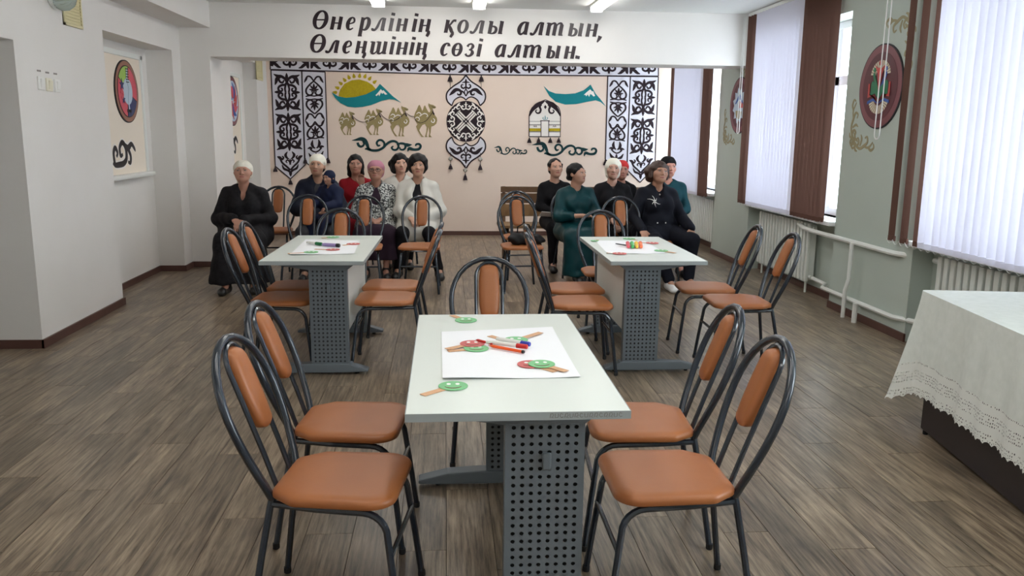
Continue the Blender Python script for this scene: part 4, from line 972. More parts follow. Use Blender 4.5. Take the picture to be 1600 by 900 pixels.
for sx in (1, -1):
    g = lambda x, y: cY(430+sx*(x-430), y)
    for st in [[(430, 200, 5), (400, 215, 28), (360, 240, 36), (325, 278, 24), (304, 325, 6)], [(400, 228, 18), (388, 248, 18), (396, 272, 16), (388, 296, 15), (366, 300, 13), (354, 284, 10), (366, 272, 7)]]: stroke(b, [(*g(x, y), w/5.29) for x, y, w in st], wall_fr, .003, .004)
    for x in (350, 335): stroke(b, [(*g(x, 412), .4), (*g(x+8, 406), .9), (*g(x+14, 416), .5)], wall_fr, .003, .004)
b.prism([cY(*p) for p in [(434, 232), (446, 250), (434, 268), (422, 250)]], wall_fr, .003, .004)
wpart(b, 'dark_trim', M_fdark, root)
for (x0, x1) in ((303, 396), (464, 556)): wpart(MB().prism([cY(x0, 426), cY(x1, 426), cY(x1, 450), cY(x0, 450)], wall_fr, .003, .004), 'gold_band', M_fyel, root)
b = MB()
for sx in (1, -1): stroke(b, [(*cY(433+sx*4, 352), .7), (*cY(433+sx*16, 350), .9), (*cY(433+sx*20, 338), .8), (*cY(433+sx*10, 336), .5)], wall_fr, .003, .004)
stroke(b, [(*cY(433, 320), .4), (*cY(433, 335), 1.4), (*cY(433, 356), .8)], wall_fr, .003, .004)
wpart(b, 'teal_fleur', M_fteal2, root)
for x in (302, 379, 475, 545): tassel(root, *cY(x, 503), 8, 6)

# ============================================================ EMBLEMS ON THE SIDE WALLS
M_maroon = mat('maroon_print', srgb(92, 34, 44), .5); M_maroon2 = mat('dusty_maroon_print', srgb(128, 72, 78), .5); M_ring = mat('brown_ring', srgb(150, 104, 84), .5); M_black = mat('black_print', srgb(34, 30, 34), .6)
M_silver = mat('pale_blue_print', srgb(188, 204, 220), .5); M_navy = mat('navy_print', srgb(40, 50, 100), .5); M_rose = mat('rose_print', srgb(214, 84, 100), .5); M_lime = mat('lime_print', srgb(160, 200, 90), .5); M_gold = mat('dull_gold_paint', srgb(156, 146, 112), .6); M_greenp = mat('green_print', srgb(30, 120, 80), .5); M_bluep = mat('blue_print', srgb(50, 90, 170), .5); M_redp = mat('red_print', srgb(196, 70, 64), .5); M_crm = mat('cream_print', srgb(226, 214, 190), .6)
def wf(side, x, yc, zc):                              # local frame: u to the viewer's right, v up
    if side == 'L': return lambda u, v, d: (x+d, yc+u, zc+v)
    return lambda u, v, d: (x-d, yc-u, zc+v)
def epart(mb, name, m, root): return wpart(mb, name, m, root)
def disc(fr, r, t, d0, n=48, a0=0, a1=360, cu=0, cv=0, rx=None):
    q = [(cu+(rx or r)*math.cos(R(a0+(a1-a0)*k/n)), cv+r*math.sin(R(a0+(a1-a0)*k/n))) for k in range(n)]
    if a1-a0 < 360: q.append((cu, cv))
    return MB().prism(q, fr, t, d0)
def eroot(fr, label, name='round_emblem'):
    o = empty(name, fr(0, 0, 0)); tag(o, label, 'emblem', 'round emblems on the side walls'); return o
# near left: colour wheel with a silver figure
_p = on_x(196.5, 143, XN+.012); fr = wf('L', XN+.012, _p.y, _p.z); root = eroot(fr, 'round emblem with colour swirl and silver harp-like figure in the niche'); r = .30
epart(disc(fr, r, .012, 0), 'rim', M_black, root); epart(disc(fr, r*.965, .002, .012), 'ring', M_ring, root); epart(disc(fr, r*.83, .002, .014), 'inner_rim', M_black, root)
for (a, b, m) in ((80, 150, M_lime), (-20, 80, M_rose), (150, 265, M_rose), (265, 340, M_navy)): epart(disc(fr, r*.80, .002, .016, 24, a, b), 'colour_sector', m, root)
epart(disc(fr, r*.42, .002, .018, rx=r*.40), 'silver_oval', M_silver, root)
b = MB(); stroke(b, [(.01, -.20, .03), (.0, -.08, .02), (.03, .03, .02), (-.01, .12, .025), (.01, .22, .03)], fr, .003, .02); epart(b, 'neck', M_silver, root)
b = MB()
for k in range(6): b.ribbon([(-.035, .09+k*.025, .008), (.035, .09+k*.025, .008)], fr, .003, .0235)
b.prism([(-.05, -.20), (.06, -.20), (.06, -.17), (-.05, -.17)], fr, .003, .02); epart(b, 'pegs', M_black, root)
b = MB()
for (u, v, q) in ((-.14, .06, .06), (-.12, -.08, .045)): b.prism([(u+q*(1 if k % 2 == 0 else .42)*math.sin(2*PI*k/10), v+q*(1 if k % 2 == 0 else .42)*math.cos(2*PI*k/10)) for k in range(10)], fr, .003, .018)
epart(b, 'star', M_navy, root)
b = MB(); stroke(b, [(-.19, -.02, .02), (-.15, .0, .04), (-.13, -.04, .03), (-.17, -.07, .03)], fr, .003, .0205); epart(b, 'note', M_rose, root)
# far left: swirl
_p = on_x(362, 158, XK+.012); fr = wf('L', XK+.012, _p.y, _p.z); root = eroot(fr, 'round emblem with blue and red swirl past the pier'); r = .31
epart(disc(fr, r, .012, 0), 'rim', M_black, root); epart(disc(fr, r*.965, .002, .012), 'ring', M_maroon2, root); epart(disc(fr, r*.82, .002, .014), 'field', M_silver, root)
for k in range(10):
    a = 2*PI*k/10; b = MB(); stroke(b, [(r*.12*math.cos(a), r*.12*math.sin(a), .01), (r*.45*math.cos(a+.4), r*.45*math.sin(a+.4), .07), (r*.74*math.cos(a+1.0), r*.74*math.sin(a+1.0), .01)], fr, .003, .016); epart(b, 'swirl_blade', (M_redp, M_bluep, M_rose)[k % 3], root)
# near right: open book
fr = wf('R', XR, 6.56, 1.935); root = eroot(fr, 'round maroon emblem with an open green book between two windows'); r = .335
epart(disc(fr, r, .012, 0), 'rim', M_black, root); epart(disc(fr, r*.97, .002, .012), 'ring', M_maroon2, root); epart(disc(fr, r*.80, .002, .014), 'field', M_maroon, root)
for (cv, s) in ((.09, 1), (-.10, -1)):
    for k in range(15):
        a = R(8+164*k/14)*s; b = MB(); b.ribbon([(.07*math.cos(a), cv+.05*math.sin(a), .006), (.15*math.cos(a), cv+.115*math.sin(a), .018)], fr, .002, .016); epart(b, 'sun_ray', M_crm, root)
for s in (-1, 1):
    m4 = M_greenp
    epart(MB().prism([(0, -.10), (s*.02, .0), (s*.11, .05), (s*.13, .03), (s*.13, -.07), (s*.06, -.05)], fr, .002, .018), 'page', M_greenp, root)
    epart(MB().prism([(0, -.115), (s*.07, -.065), (s*.17, -.085), (s*.17, .03), (s*.15, .03), (s*.145, -.06), (s*.06, -.075)], fr, .002, .0195), 'cover', M_redp, root)
    epart(MB().prism([(0, -.135), (s*.08, -.09), (s*.17, -.11), (s*.17, -.135), (s*.08, -.11)], fr, .002, .0195), 'lower_cover', M_bluep, root)
    epart(MB().prism([(s*.02, .0), (s*.09, .12), (s*.11, .10), (s*.08, .03)], fr, .002, .020), 'figure_arm', (M_greenp if s < 0 else M_bluep), root)
    epart(disc(fr, .018, .002, .020, 14, cu=s*.09, cv=.135), 'figure_head', (M_greenp if s < 0 else M_bluep), root)
epart(MB().prism([(0, -.06), (-.035, .10), (-.08, .17), (-.03, .145), (0, .15), (.03, .145), (.08, .17), (.035, .10)], fr, .002, .0215), 'figure', M_redp, root)
epart(disc(fr, .022, .002, .0215, 14, cv=.185), 'figure_head', M_redp, root)
# far right: yurt and mountain
fr = wf('R', XR, 9.78, 1.88); root = eroot(fr, 'round maroon emblem with pale blue figure behind the pull cord'); r = .33
epart(disc(fr, r, .012, 0), 'rim', M_black, root); epart(disc(fr, r*.97, .002, .012), 'ring', M_maroon2, root); epart(disc(fr, r*.80, .002, .014), 'field', M_maroon, root)
epart(MB().prism([(r*(.66 if k % 2 else .5)*math.cos(2*PI*k/24), r*(.66 if k % 2 else .5)*math.sin(2*PI*k/24)) for k in range(24)], fr, .002, .016), 'rosette', M_silver, root)
epart(MB().prism([(-.14, .02), (0, .14), (.14, .02), (.1, .02), (0, .08), (-.1, .02)], fr, .002, .018), 'roof', M_bluep, root)
epart(disc(fr, .10, .002, .018, 20, 180, 360, cv=-.06), 'bowl', M_gold, root); epart(MB().prism([(.02, -.03), (.13, -.03), (.13, .03), (.02, .05)], fr, .002, .018), 'wing', M_redp, root)
# gold corner scrolls beside the right emblems
cor_s = [[(0, 0, .012), (.05, .02, .022), (.09, .0, .02), (.12, .03, .016), (.10, .06, .012), (.075, .045, .008)], [(.08, 0, .016), (.14, -.02, .018), (.2, .0, .02), (.25, .03, .016), (.24, .07, .012), (.21, .06, .008)], [(.2, 0, .012), (.27, -.01, .016), (.33, .03, .008)], [(.03, .03, .014), (.05, .07, .018), (.03, .10, .01)], [(.14, .0, .012), (.16, .05, .018), (.145, .085, .006)], [(.27, -.01, .014), (.31, -.03, .018), (.35, -.01, .014), (.34, .02, .008)], [(.0, .0, .014), (-.02, .03, .016), (.0, .06, .01)], [(.05, .02, .012), (.07, -.03, .016), (.10, -.04, .008)]]
def corner(x, yc, zc, su, sv, label):
    fr = wf('R', x, yc, zc); root = empty('gold_scroll', fr(0, 0, 0)); tag(root, label, 'wall decoration', 'painted gold corner scrolls'); b = MB()
    for st in cor_s:
        stroke(b, [(su*u*1.1, sv*v*1.1, w*1.35) for u, v, w in st], fr, .0015, 0); stroke(b, [(su*v*1.1, sv*u*1.1, w*1.35) for u, v, w in st], fr, .0015, 0)
    wpart(b, 'scroll', M_gold, root)
corner(XR, 6.98, 1.46, 1, 1, 'gold painted corner scroll under the open book emblem')
corner(XR, 6.18, 2.42, -1, -1, 'gold painted corner scroll above the open book emblem')
corner(XR, 10.3, 1.46, 1, 1, 'gold painted corner scroll under the emblem with the pale blue figure')
corner(XR, 9.44, 2.28, -1, -1, 'gold painted corner scroll above the emblem with the pale blue figure')
# black ornaments in the niches
orn = [[(-.30, -.10, .02), (-.24, -.12, .05), (-.14, -.12, .06), (-.02, -.11, .06), (.06, -.06, .06), (.06, .04, .06), (-.02, .10, .055), (-.10, .05, .05), (-.09, -.03, .045), (-.03, -.02, .03)], [(-.26, -.10, .05), (-.27, .0, .05), (-.22, .05, .05), (-.17, .0, .04), (-.20, -.04, .03)], [(.03, .08, .04), (.12, .04, .07), (.22, .08, .05), (.30, .03, .04), (.32, .0, .01)], [(.12, .03, .05), (.18, -.04, .05), (.16, -.11, .045), (.10, -.10, .03)]]
_q = on_x(193, 238, XN+.012); _q2 = on_x(362, 225, XK+.012)
for (x, y, z, s, lab) in ((XN+.012, _q.y, _q.z, .95, 'black scroll ornament under the colour swirl emblem'), (XK+.012, _q2.y, _q2.z, .95, 'black scroll ornament under the blue and red swirl emblem')):
    fr = wf('L', x, y, z); root = empty('black_scroll', fr(0, 0, 0)); tag(root, lab, 'wall decoration', 'black scrolls in the niches'); b = MB(); h = MB()
    for st in orn:
        stroke(b, [(u*s, v*s, w*s) for u, v, w in st], fr, .002, .002); stroke(h, [(u*s, v*s, w*s*1.6) for u, v, w in st], fr, .002, 0)
    wpart(h, 'pale_halo', M_fsnow, root); wpart(b, 'scroll', M_black, root)
# ============================================================ PEOPLE (bodies and clothes grown from a distance field)
class Field:
    def __init__(s, lo, hi, h):
        s.lo = np.array(lo, np.float32); s.h = h; s.n = np.ceil((np.array(hi)-np.array(lo))/h).astype(int)+1
        s.d = np.full(s.n, 1., np.float32)
    def _sub(s, lo, hi):
        a = np.clip(np.floor((np.array(lo)-s.lo)/s.h).astype(int), 0, s.n); b = np.clip(np.ceil((np.array(hi)-s.lo)/s.h).astype(int)+1, 0, s.n)
        if np.any(b <= a): return None
        g = [(s.lo[i]+s.h*np.arange(a[i], b[i])).astype(np.float32) for i in range(3)]
        return (slice(a[0], b[0]), slice(a[1], b[1]), slice(a[2], b[2])), g[0][:, None, None], g[1][None, :, None], g[2][None, None, :]
    def _put(s, sl, d, k, op):
        a = s.d[sl]
        if op == 'u':
            if k > 0: t = np.clip(.5+.5*(a-d)/k, 0, 1); s.d[sl] = a+(d-a)*t-k*t*(1-t)
            else: s.d[sl] = np.minimum(a, d)
        else:
            if k > 0: t = np.clip(.5-.5*(a+d)/k, 0, 1); s.d[sl] = a+(-d-a)*t+k*t*(1-t)
            else: s.d[sl] = np.maximum(a, -d)
    def cone(s, a, b, ra, rb, k=.02, op='u'):
        a = np.array(a, np.float32); b = np.array(b, np.float32); m = max(ra, rb)+max(k, s.h)*1.6+.012
        r = s._sub(np.minimum(a, b)-m, np.maximum(a, b)+m)
        if r is None: return
        sl, X, Y, Z = r; ba = b-a; L = float(ba @ ba) or 1e-9
        t = np.clip(((X-a[0])*ba[0]+(Y-a[1])*ba[1]+(Z-a[2])*ba[2])/L, 0, 1)
        d = np.sqrt((X-a[0]-t*ba[0])**2+(Y-a[1]-t*ba[1])**2+(Z-a[2]-t*ba[2])**2)-(ra+(rb-ra)*t)
        s._put(sl, d, k, op)
    def ell(s, c, r, k=.02, op='u', M=None):
        if M is not None and M is getattr(s, 'HR', None): r = tuple(a*b for a, b in zip(r, s.hs))
        c = np.array(c, np.float32); m = max(r)+max(k, s.h)*1.6+.012; q = s._sub(c-m, c+m)
        if q is None: return
        sl, X, Y, Z = q; x, y, z = X-c[0], Y-c[1], Z-c[2]
        if M is not None: x, y, z = (M[0][0]*x+M[1][0]*y+M[2][0]*z, M[0][1]*x+M[1][1]*y+M[2][1]*z, M[0][2]*x+M[1][2]*y+M[2][2]*z)
        k0 = np.sqrt((x/r[0])**2+(y/r[1])**2+(z/r[2])**2)+1e-6; k1 = np.sqrt((x/r[0]**2)**2+(y/r[1]**2)**2+(z/r[2]**2)**2)+1e-6
        s._put(sl, k0*(k0-1)/k1, k, op)
    def cut_below(s, z):
        Z = (s.lo[2]+s.h*np.arange(s.n[2]))[None, None, :]; s.d = np.maximum(s.d, z-Z).astype(np.float32)
    def folds(s, amp, f=38, seed=0):
        X, Y, Z = [(s.lo[i]+s.h*np.arange(s.n[i])) for i in range(3)]
        w = np.sin(f*X[:, None, None]+seed+1.7*np.sin(11*Z[None, None, :]+seed))*np.sin(f*.8*Z[None, None, :]+9*X[:, None, None]+2*np.sin(13*Y[None, :, None]+seed))
        s.d = s.d+(amp*w).astype(np.float32)
    def mesh(s):
        d = np.pad(s.d, 1, constant_values=1.); n = d.shape; ins = d < 0
        c = [ins[i:n[0]-1+i, j:n[1]-1+j, k:n[2]-1+k] for i in (0, 1) for j in (0, 1) for k in (0, 1)]
        al = c[0].copy(); an = c[0].copy()
        for q in c[1:]: al &= q; an |= q
        idx = np.argwhere(an & ~al); ids = -np.ones((n[0]-1, n[1]-1, n[2]-1), np.int64); ids[tuple(idx.T)] = np.arange(len(idx))
        cor = np.array([(i, j, k) for i in (0, 1) for j in (0, 1) for k in (0, 1)]); v = np.stack([d[idx[:, 0]+o[0], idx[:, 1]+o[1], idx[:, 2]+o[2]] for o in cor], 1)
        pos = np.zeros((len(idx), 3)); cnt = np.zeros(len(idx))
        for p in range(8):
            for q in range(p+1, 8):
                if np.abs(cor[p]-cor[q]).sum() == 1:
                    m = (v[:, p] < 0) != (v[:, q] < 0); t = v[m, p]/(v[m, p]-v[m, q]); pos[m] += cor[p]+t[:, None]*(cor[q]-cor[p]); cnt[m] += 1
        V = s.lo+s.h*(idx+pos/cnt[:, None]-1); F = []
        for ax in range(3):
            a0 = np.take(ins, range(0, n[ax]-1), ax); a1 = np.take(ins, range(1, n[ax]), ax); e = np.argwhere(a0 != a1)
            b, c2 = (ax+1) % 3, (ax+2) % 3; e = e[(e[:, b] > 0) & (e[:, c2] > 0) & (e[:, b] < n[b]-1) & (e[:, c2] < n[c2]-1)]
            flip = ~a0[tuple(e.T)]
            def g(db, dc): w = e.copy(); w[:, b] += db; w[:, c2] += dc; return ids[tuple(w.T)]
            Q = np.stack([g(-1, -1), g(0, -1), g(0, 0), g(-1, 0)], 1); Q[flip] = Q[flip][:, ::-1]; F.append(Q)
        return V, np.concatenate(F)
    def build(s, name, mats, parent=None, pick=None):
        V, F = s.mesh(); me = bpy.data.meshes.new(name)
        me.vertices.add(len(V)); me.vertices.foreach_set('co', V.astype(np.float32).ravel())
        me.loops.add(len(F)*4); me.loops.foreach_set('vertex_index', F.astype(np.int32).ravel())
        me.polygons.add(len(F)); me.polygons.foreach_set('loop_start', np.arange(0, len(F)*4, 4, dtype=np.int32)); me.polygons.foreach_set('loop_total', np.full(len(F), 4, np.int32))
        mats = mats if isinstance(mats, (list, tuple)) else [mats]
        for m in mats: me.materials.append(m)
        if pick is not None: me.polygons.foreach_set('material_index', pick(V[F].mean(1)).astype(np.int32))
        me.polygons.foreach_set('use_smooth', np.ones(len(F), bool)); me.update(calc_edges=True); me.validate()
        o = bpy.data.objects.new(name, me); COL.objects.link(o)
        if parent: o.parent = parent
        return o
SK = {}
def skin(c):
    if c not in SK:
        SK[c] = mat('skin_tone_%d' % len(SK), srgb(*c), .5, noise=(16, .35, tuple(x*.86 for x in srgb(*c)))); SK[c].node_tree.nodes['Principled BSDF'].inputs['Subsurface Weight'].default_value = .0
    return SK[c]
M_lip = mat('lips', srgb(166, 100, 90), .45); M_eyew = mat('eye_white', srgb(226, 220, 214), .3); M_iris = mat('dark_iris', srgb(34, 22, 18), .2)
M_hair = mat('black_hair', srgb(17, 14, 15), .55, spec=.3, bump=(90, .6, .004)); M_hairb = mat('brown_hair', srgb(66, 46, 38), .45, bump=(90, .5, .004))
M_scarfw = mat('white_headscarf_cloth', srgb(232, 228, 214), .85, bump=(30, .6, .012)); M_scarfp = mat('pink_headscarf_cloth', srgb(176, 118, 136), .85, bump=(40, .4, .006)); M_scarfr = mat('red_cap_cloth', srgb(196, 44, 44), .85)
M_shoe = mat('black_shoe', srgb(22, 22, 24), .4); M_sneak = mat('white_sneaker', srgb(232, 230, 228), .6)
def cloth(name, c, rough=.85, **k): return mat(name, srgb(*[v*.8 for v in c]), rough, spec=.2, **k)

def person(label, x, y, yaw=0., s=1., w=1., sk=(196, 150, 126), head=(0, 0, 0), lean=0., fem=True,
           armL=None, armR=None, legL=None, legR=None, topg=None, lowg=None, hair=None, shoes=M_shoe, glasses=False, seat=.45, extra=None, chin=0., thumbs=True):
    """seated figure facing -y; 'L' is the side at -x. topg/lowg/hair are dictionaries describing the clothes."""
    z0 = seat-.45
    pel = np.array((0, 0, .535+z0)); ch = np.array((0, .015-lean*.6, .86+z0)); nk = np.array((0, .012-lean, 1.03+z0)); hd = np.array((0, -.016-lean*1.15, 1.183+z0))
    sh = {q: np.array((q*.150*(.72+.28*w), .015-lean*.9, .950+z0)) for q in (-1, 1)}
    arm = {-1: armL or ((-.215*(.6+.4*w), -.03, .71), (-.06, -.27, .62)), 1: armR or ((.215*(.6+.4*w), -.03, .71), (.06, -.28, .63))}
    leg = {-1: legL or ((-.12*w, -.42, .50), (-.11, -.44, .09)), 1: legR or ((.12*w, -.42, .50), (.11, -.44, .09))}
    arm = {q: [np.array(p)+(0, 0, z0) for p in v[:2]] for q, v in arm.items()}; leg = {q: [np.array(p) for p in v] for q, v in leg.items()}
    for q in leg:
        if leg[q][0][2] > .4: leg[q][0][2] += z0
    HR = np.array(Euler((R(head[1]), R(head[2]), R(head[0]))).to_matrix()); hs = (1.14, 1., .91) if chin else (1.08, 1., .95); H = lambda p: hd+HR @ (np.array(p, float)*hs)
    allp = [pel, nk, hd]+[p for v in list(arm.values())+list(leg.values()) for p in v]
    lo = np.min(allp, 0)-(.2, .2, .12); hi = np.max(allp, 0)+(.2, .2, .2); lo[2] = max(lo[2], -.01); lo[0] = min(lo[0], -.32*w); hi[0] = max(hi[0], .32*w); hi[1] = max(hi[1], .24); lo[1] -= .06
    # ---------------- body, one continuous skin
    f = Field(lo, hi, .0068); f.HR = HR; f.hs = hs
    def torso(f, g, k=.05):
        f.ell(pel+(0, .02, 0), (.165*w+g, .125*w+g, .095+g), k); f.ell((pel+ch)/2+(0, -.01*w, -.02), (.14*w+g, .108*w+g, .17+g), k); f.ell(ch, (.148*(.6+.4*w)+g, .098*(.6+.4*w)+g, .15+g), k)
        [f.cone(nk+(q*.03, .012, -.03), sh[q]*(.93, 1, 1)+(0, 0, -.005), .042+g, .046+g*.8, k) for q in (-1, 1)]
        if fem:
            for q in (-1, 1): f.ell(ch+(q*.068, -.085*(.6+.4*w), -.02), (.066+g, .055+g, .066+g), .045)
    def legs(f, g, upto=1., k=.03):
        for q in (-1, 1):
            kn, an = leg[q]; f.cone(pel+(q*.085*w, 0, -.005), kn, .082*w+g, .058+g*.9, k); e = kn+(an-kn)*upto; f.cone(kn, e, .056+g*.9, (.056+(.038-.056)*upto)+g*.9, k)
    def arms(f, g, upto=1., k=.025, ga=0):
        for q in (-1, 1):
            el, wr = arm[q]; f.cone(sh[q], el, .046*(.65+.35*w)+g*.6, .040+g*.6, k)
            if upto > 0: e = el+(wr-el)*upto; f.cone(el, e, .040+g*.6, .040+(.027-.040)*upto+g*.6+ga, k)
    torso(f, -.012); legs(f, -.008); arms(f, -.006, 1.)
    f.cone(nk+(0, .01, -.06), H((0, .02, -.05)), .056, .052, .03)
    if chin: f.cone(nk+(0, -.03, 0), H((0, -.05, -.085)), .035, .03, .03)
    f.ell(H((0, .015, .032)), (.073, .091, .086), .01, 'u', HR); f.ell(H((0, -.024, -.022)), (.063+chin*.008, .070, .097), .03, 'u', HR); f.ell(H((0, -.052, -.088)), (.036+chin*.01, .032, .027), .03, 'u', HR)
    for q in (-1, 1):
        f.ell(H((q*.037, -.056, -.024)), (.028, .026, .028), .018, 'u', HR); f.ell(H((q*.072, .016, -.008)), (.011, .02, .031), .006, 'u', HR)
        f.ell(H((q*.031, -.099, .008)), (.019, .014, .011), .010, 's', HR)
    f.cone(H((-.036, -.078, .030)), H((.036, -.078, .030)), .011, .011, .014); f.cone(H((0, -.086, .012)), H((0, -.104, -.026)), .0085, .0125, .010)
    for q in (-1, 1): f.ell(H((q*.012, -.095, -.029)), (.009, .010, .008), .006, 'u', HR)
    f.ell(H((0, -.088, -.056)), (.023, .010, .0066), .005, 'u', HR); f.ell(H((0, -.086, -.067)), (.020, .010, .0072), .005, 'u', HR)
    # hands: palm, four unequal bent fingers, thumb from the palm's side
    for q in (-1, 1):
        el, wr = arm[q]; dr = wr-el; dr = dr/np.linalg.norm(dr)
        hv = (armL if q < 0 else armR); dh = np.array(hv[2], float) if hv and len(hv) > 2 else dr+np.array((0, -.1, -.55)); dh = dh/np.linalg.norm(dh)
        sd = np.cross(dh, (0, 0, 1.)); sd /= np.linalg.norm(sd)+1e-6; sd *= (1 if sd[0]*q < 0 else -1); nm = np.cross(sd, dh); nm *= (-1 if nm[2] > 0 else 1)
        Mh = np.stack([sd, dh, nm], 1); f.ell(wr+dh*.05, (.040, .056, .018), .02, 'u', Mh)
        for j, (o, L) in enumerate(((.029, .060), (.010, .070), (-.010, .066), (-.029, .052))):
            b0 = wr+dh*.088+sd*o; b1 = b0+(dh*.85+nm*.5)*L*.55; b2 = b1+(dh*.45+nm*.9)*L*.5; f.cone(b0, b1, .0092, .0085, .005); f.cone(b1, b2, .0085, .0072, .005)
        t0 = wr+dh*.03+sd*.034; t1 = t0+(dh*.7+sd*.6+nm*.3)*.038; t2 = t1+(dh*.9+sd*.1+nm*.4)*.03; f.cone(t0, t1, .0125, .0105, .010); f.cone(t1, t2, .0105, .0085, .005)
    for q in (-1, 1): an = leg[q][1]; f.cone(an, an+(q*.01, -.12, -.045), .036, .028, .02)
    Hi = HR.T
    def pick(c):
        l = ((c-hd) @ HR)/np.array(hs); return (((l[:, 0]/.024)**2+((l[:, 2]+.0615)/.0095)**2 < 1) & (l[:, 1] < -.07)).astype(int)
    root = f.build('person', [skin(sk), M_lip], None, pick); root.location = (x, y, 0); root.rotation_euler = (0, 0, R(yaw)); root.scale = (s*.988, s*.988, s*.988)
    tag(root, label, 'person', 'seated people')
    # ---------------- eyes and brows
    for q in (-1, 1):
        b = MB(); T = Matrix.Translation(Vector(H((q*.031, -.0845, .0085)))) @ Matrix(HR.tolist()).to_4x4()
        vs = []; n = 10
        for i in range(1, 6):
            a = PI*i/6
            for k in range(n): t = 2*PI*k/n; vs.append(T @ Vector((.0135*math.sin(a)*math.cos(t), -.0075*math.cos(a), .0042*math.sin(a)*math.sin(t))))
        fs = [(i*n+k, i*n+(k+1) % n, (i+1)*n+(k+1) % n, (i+1)*n+k) for i in range(4) for k in range(n)]+[tuple(range(n))[::-1], tuple(4*n+k for k in range(n))]
        b.add(vs, fs); eo = b.build('eye', M_eyew, root, True)
        MB().lathe([(.0052, 0), (.0048, .002), (.001, .0026)], 10, T @ Matrix.Translation((0, -.0068, 0)) @ Matrix.Rotation(R(90), 4, 'X')).build('iris', M_iris, eo)
        b = MB(); b.tube([H((q*(.016+.031*t), -.0915+.012*t*t, .0125+.002*math.sin(PI*t)-.002*t)) for t in (0, .25, .5, .75, 1)], [.0015, .0024, .0028, .0026, .0012], 6); b.build('eyelid', M_hair, root, True)
        b = MB(); b.tube([H((q*(.012+.036*t), -.0895+.016*t*t, .027+.007*math.sin(PI*t)-.004*t)) for t in (0, .25, .5, .75, 1)], [.0022, .0032, .0032, .0026, .001], 6); b.build('eyebrow', M_hair, root, True)
    if glasses:
        g = MB(); M_gf = M_bk
        for q in (-1, 1):
            g.tube([H((q*.033+.024*math.cos(2*PI*k/16), -.106+.004*abs(math.cos(2*PI*k/16)), .004+.018*math.sin(2*PI*k/16))) for k in range(16)], .0022, 6, True); g.tube([H((q*.057, -.102, .01)), H((q*.074, -.05, .012)), H((q*.078, .02, .008))], .0018, 6)
        g.tube([H((-.009, -.106, .008)), H((.009, -.106, .008))], .0018, 6); g.build('glasses', M_gf, root, True)
    # ---------------- lower clothes and shoes
    if lowg:
        g = Field(lo, hi, .0095); kind = lowg.get('kind', 'trousers'); ga = lowg.get('g', .012)
        f2 = g; f2.ell(pel+(0, .02, 0), (.165*w+ga, .125*w+ga, .10+ga), .04)
        if kind == 'trousers':
            legs(g, ga, .93)
        else:
            hem = lowg.get('hem', .16)
            for q in (-1, 1):
                kn, an = leg[q]; g.cone(pel+(q*.08*w, 0, 0), kn, .092*w+ga, .075+ga, .05); e = np.array((kn[0]*1.1, (kn[1]+an[1])/2-.01, hem)); g.cone(kn, e, .075+ga, lowg.get('flare', .095), .06)
            mk = (leg[-1][0]+leg[1][0])/2; g.cone(pel, mk, .09+ga, .07+ga, .07); g.cone(mk, (mk[0], mk[1], hem), .07+ga, lowg.get('flare', .095), .08)
            g.cut_below(hem-.02)
        g.folds(lowg.get('folds', .003), 30, x); g.build(lowg.get('name', 'trousers' if kind == 'trousers' else 'skirt'), lowg['m'], root)
    for q in (-1, 1):
        an = leg[q][1]
        if shoes is None or an[2] > .2: continue
        g = Field(an-(.09, .24, .14), an+(.09, .12, .09), .0075); toe = np.array((an[0]+q*.02, an[1]-.135, .038)); g.cone((an[0], an[1]+.03, .045), toe, .046, .040, .02); g.cone((an[0], an[1]+.012, .05), an+(0, 0, .005), .046, .046, .02); g.ell(toe+(0, -.02, -.005), (.045, .05, .032), .02); g.cut_below(.002); g.build('shoe', shoes, root)
    # ---------------- upper clothes
    def upper(t, name):
        g = Field(lo, hi, .0092); ga = t.get('g', .014)
        torso(g, ga); arms(g, ga+t.get('ga', 0), t.get('sleeve', .95), .03, t.get('cuff', 0))
        if t.get('coat'):                         # skirts of a coat over the lap
            for q in (-1, 1): kn = leg[q][0]; e = pel+(kn-pel)*t['coat']; g.cone(pel+(q*.09*w, 0, .0), e, .105*w+ga, .085+ga, .05)
            if t['coat'] > .6: g.cone(pel, (leg[-1][0]+leg[1][0])/2*t['coat']+pel*(1-t['coat']), .09+ga, .075+ga, .06)
        if t.get('collar'): g.cone(nk+(0, .012, -.03), nk+(0, .01, .012), .075, .07, .02)
        if t.get('hood'): g.ell(nk+(0, .085, -.01), (.12, .06, .07), .03)
        g.cone(nk+(0, .0, -.012), nk+(0, -.03, .12), .060, .075, .012, 's')
        v = t.get('neck', .05)                    # depth of the neckline
        g.cone(nk+(0, -.05, .015), nk+(0, -.12, -v), .05, .022, .01, 's')
        if t.get('open'):                         # open front showing the layer below
            g.cone(nk+(0, -.11, .0), ch+(0, -.20, -.06), .062, .058, .012, 's'); g.cone(ch+(0, -.20, -.06), (0, -.22-.07*w, pel[2]+.10), .058, .05, .012, 's')
        g.folds(t.get('folds', .006), 34, x*3); return g.build(name, t['m'], root)
    if topg:
        if topg.get('under'): upper({'m': topg['under'], 'g': .006, 'sleeve': .9, 'neck': topg.get('uneck', .03), 'folds': .002}, 'blouse')
        to = upper(topg, topg.get('name', 'top'))
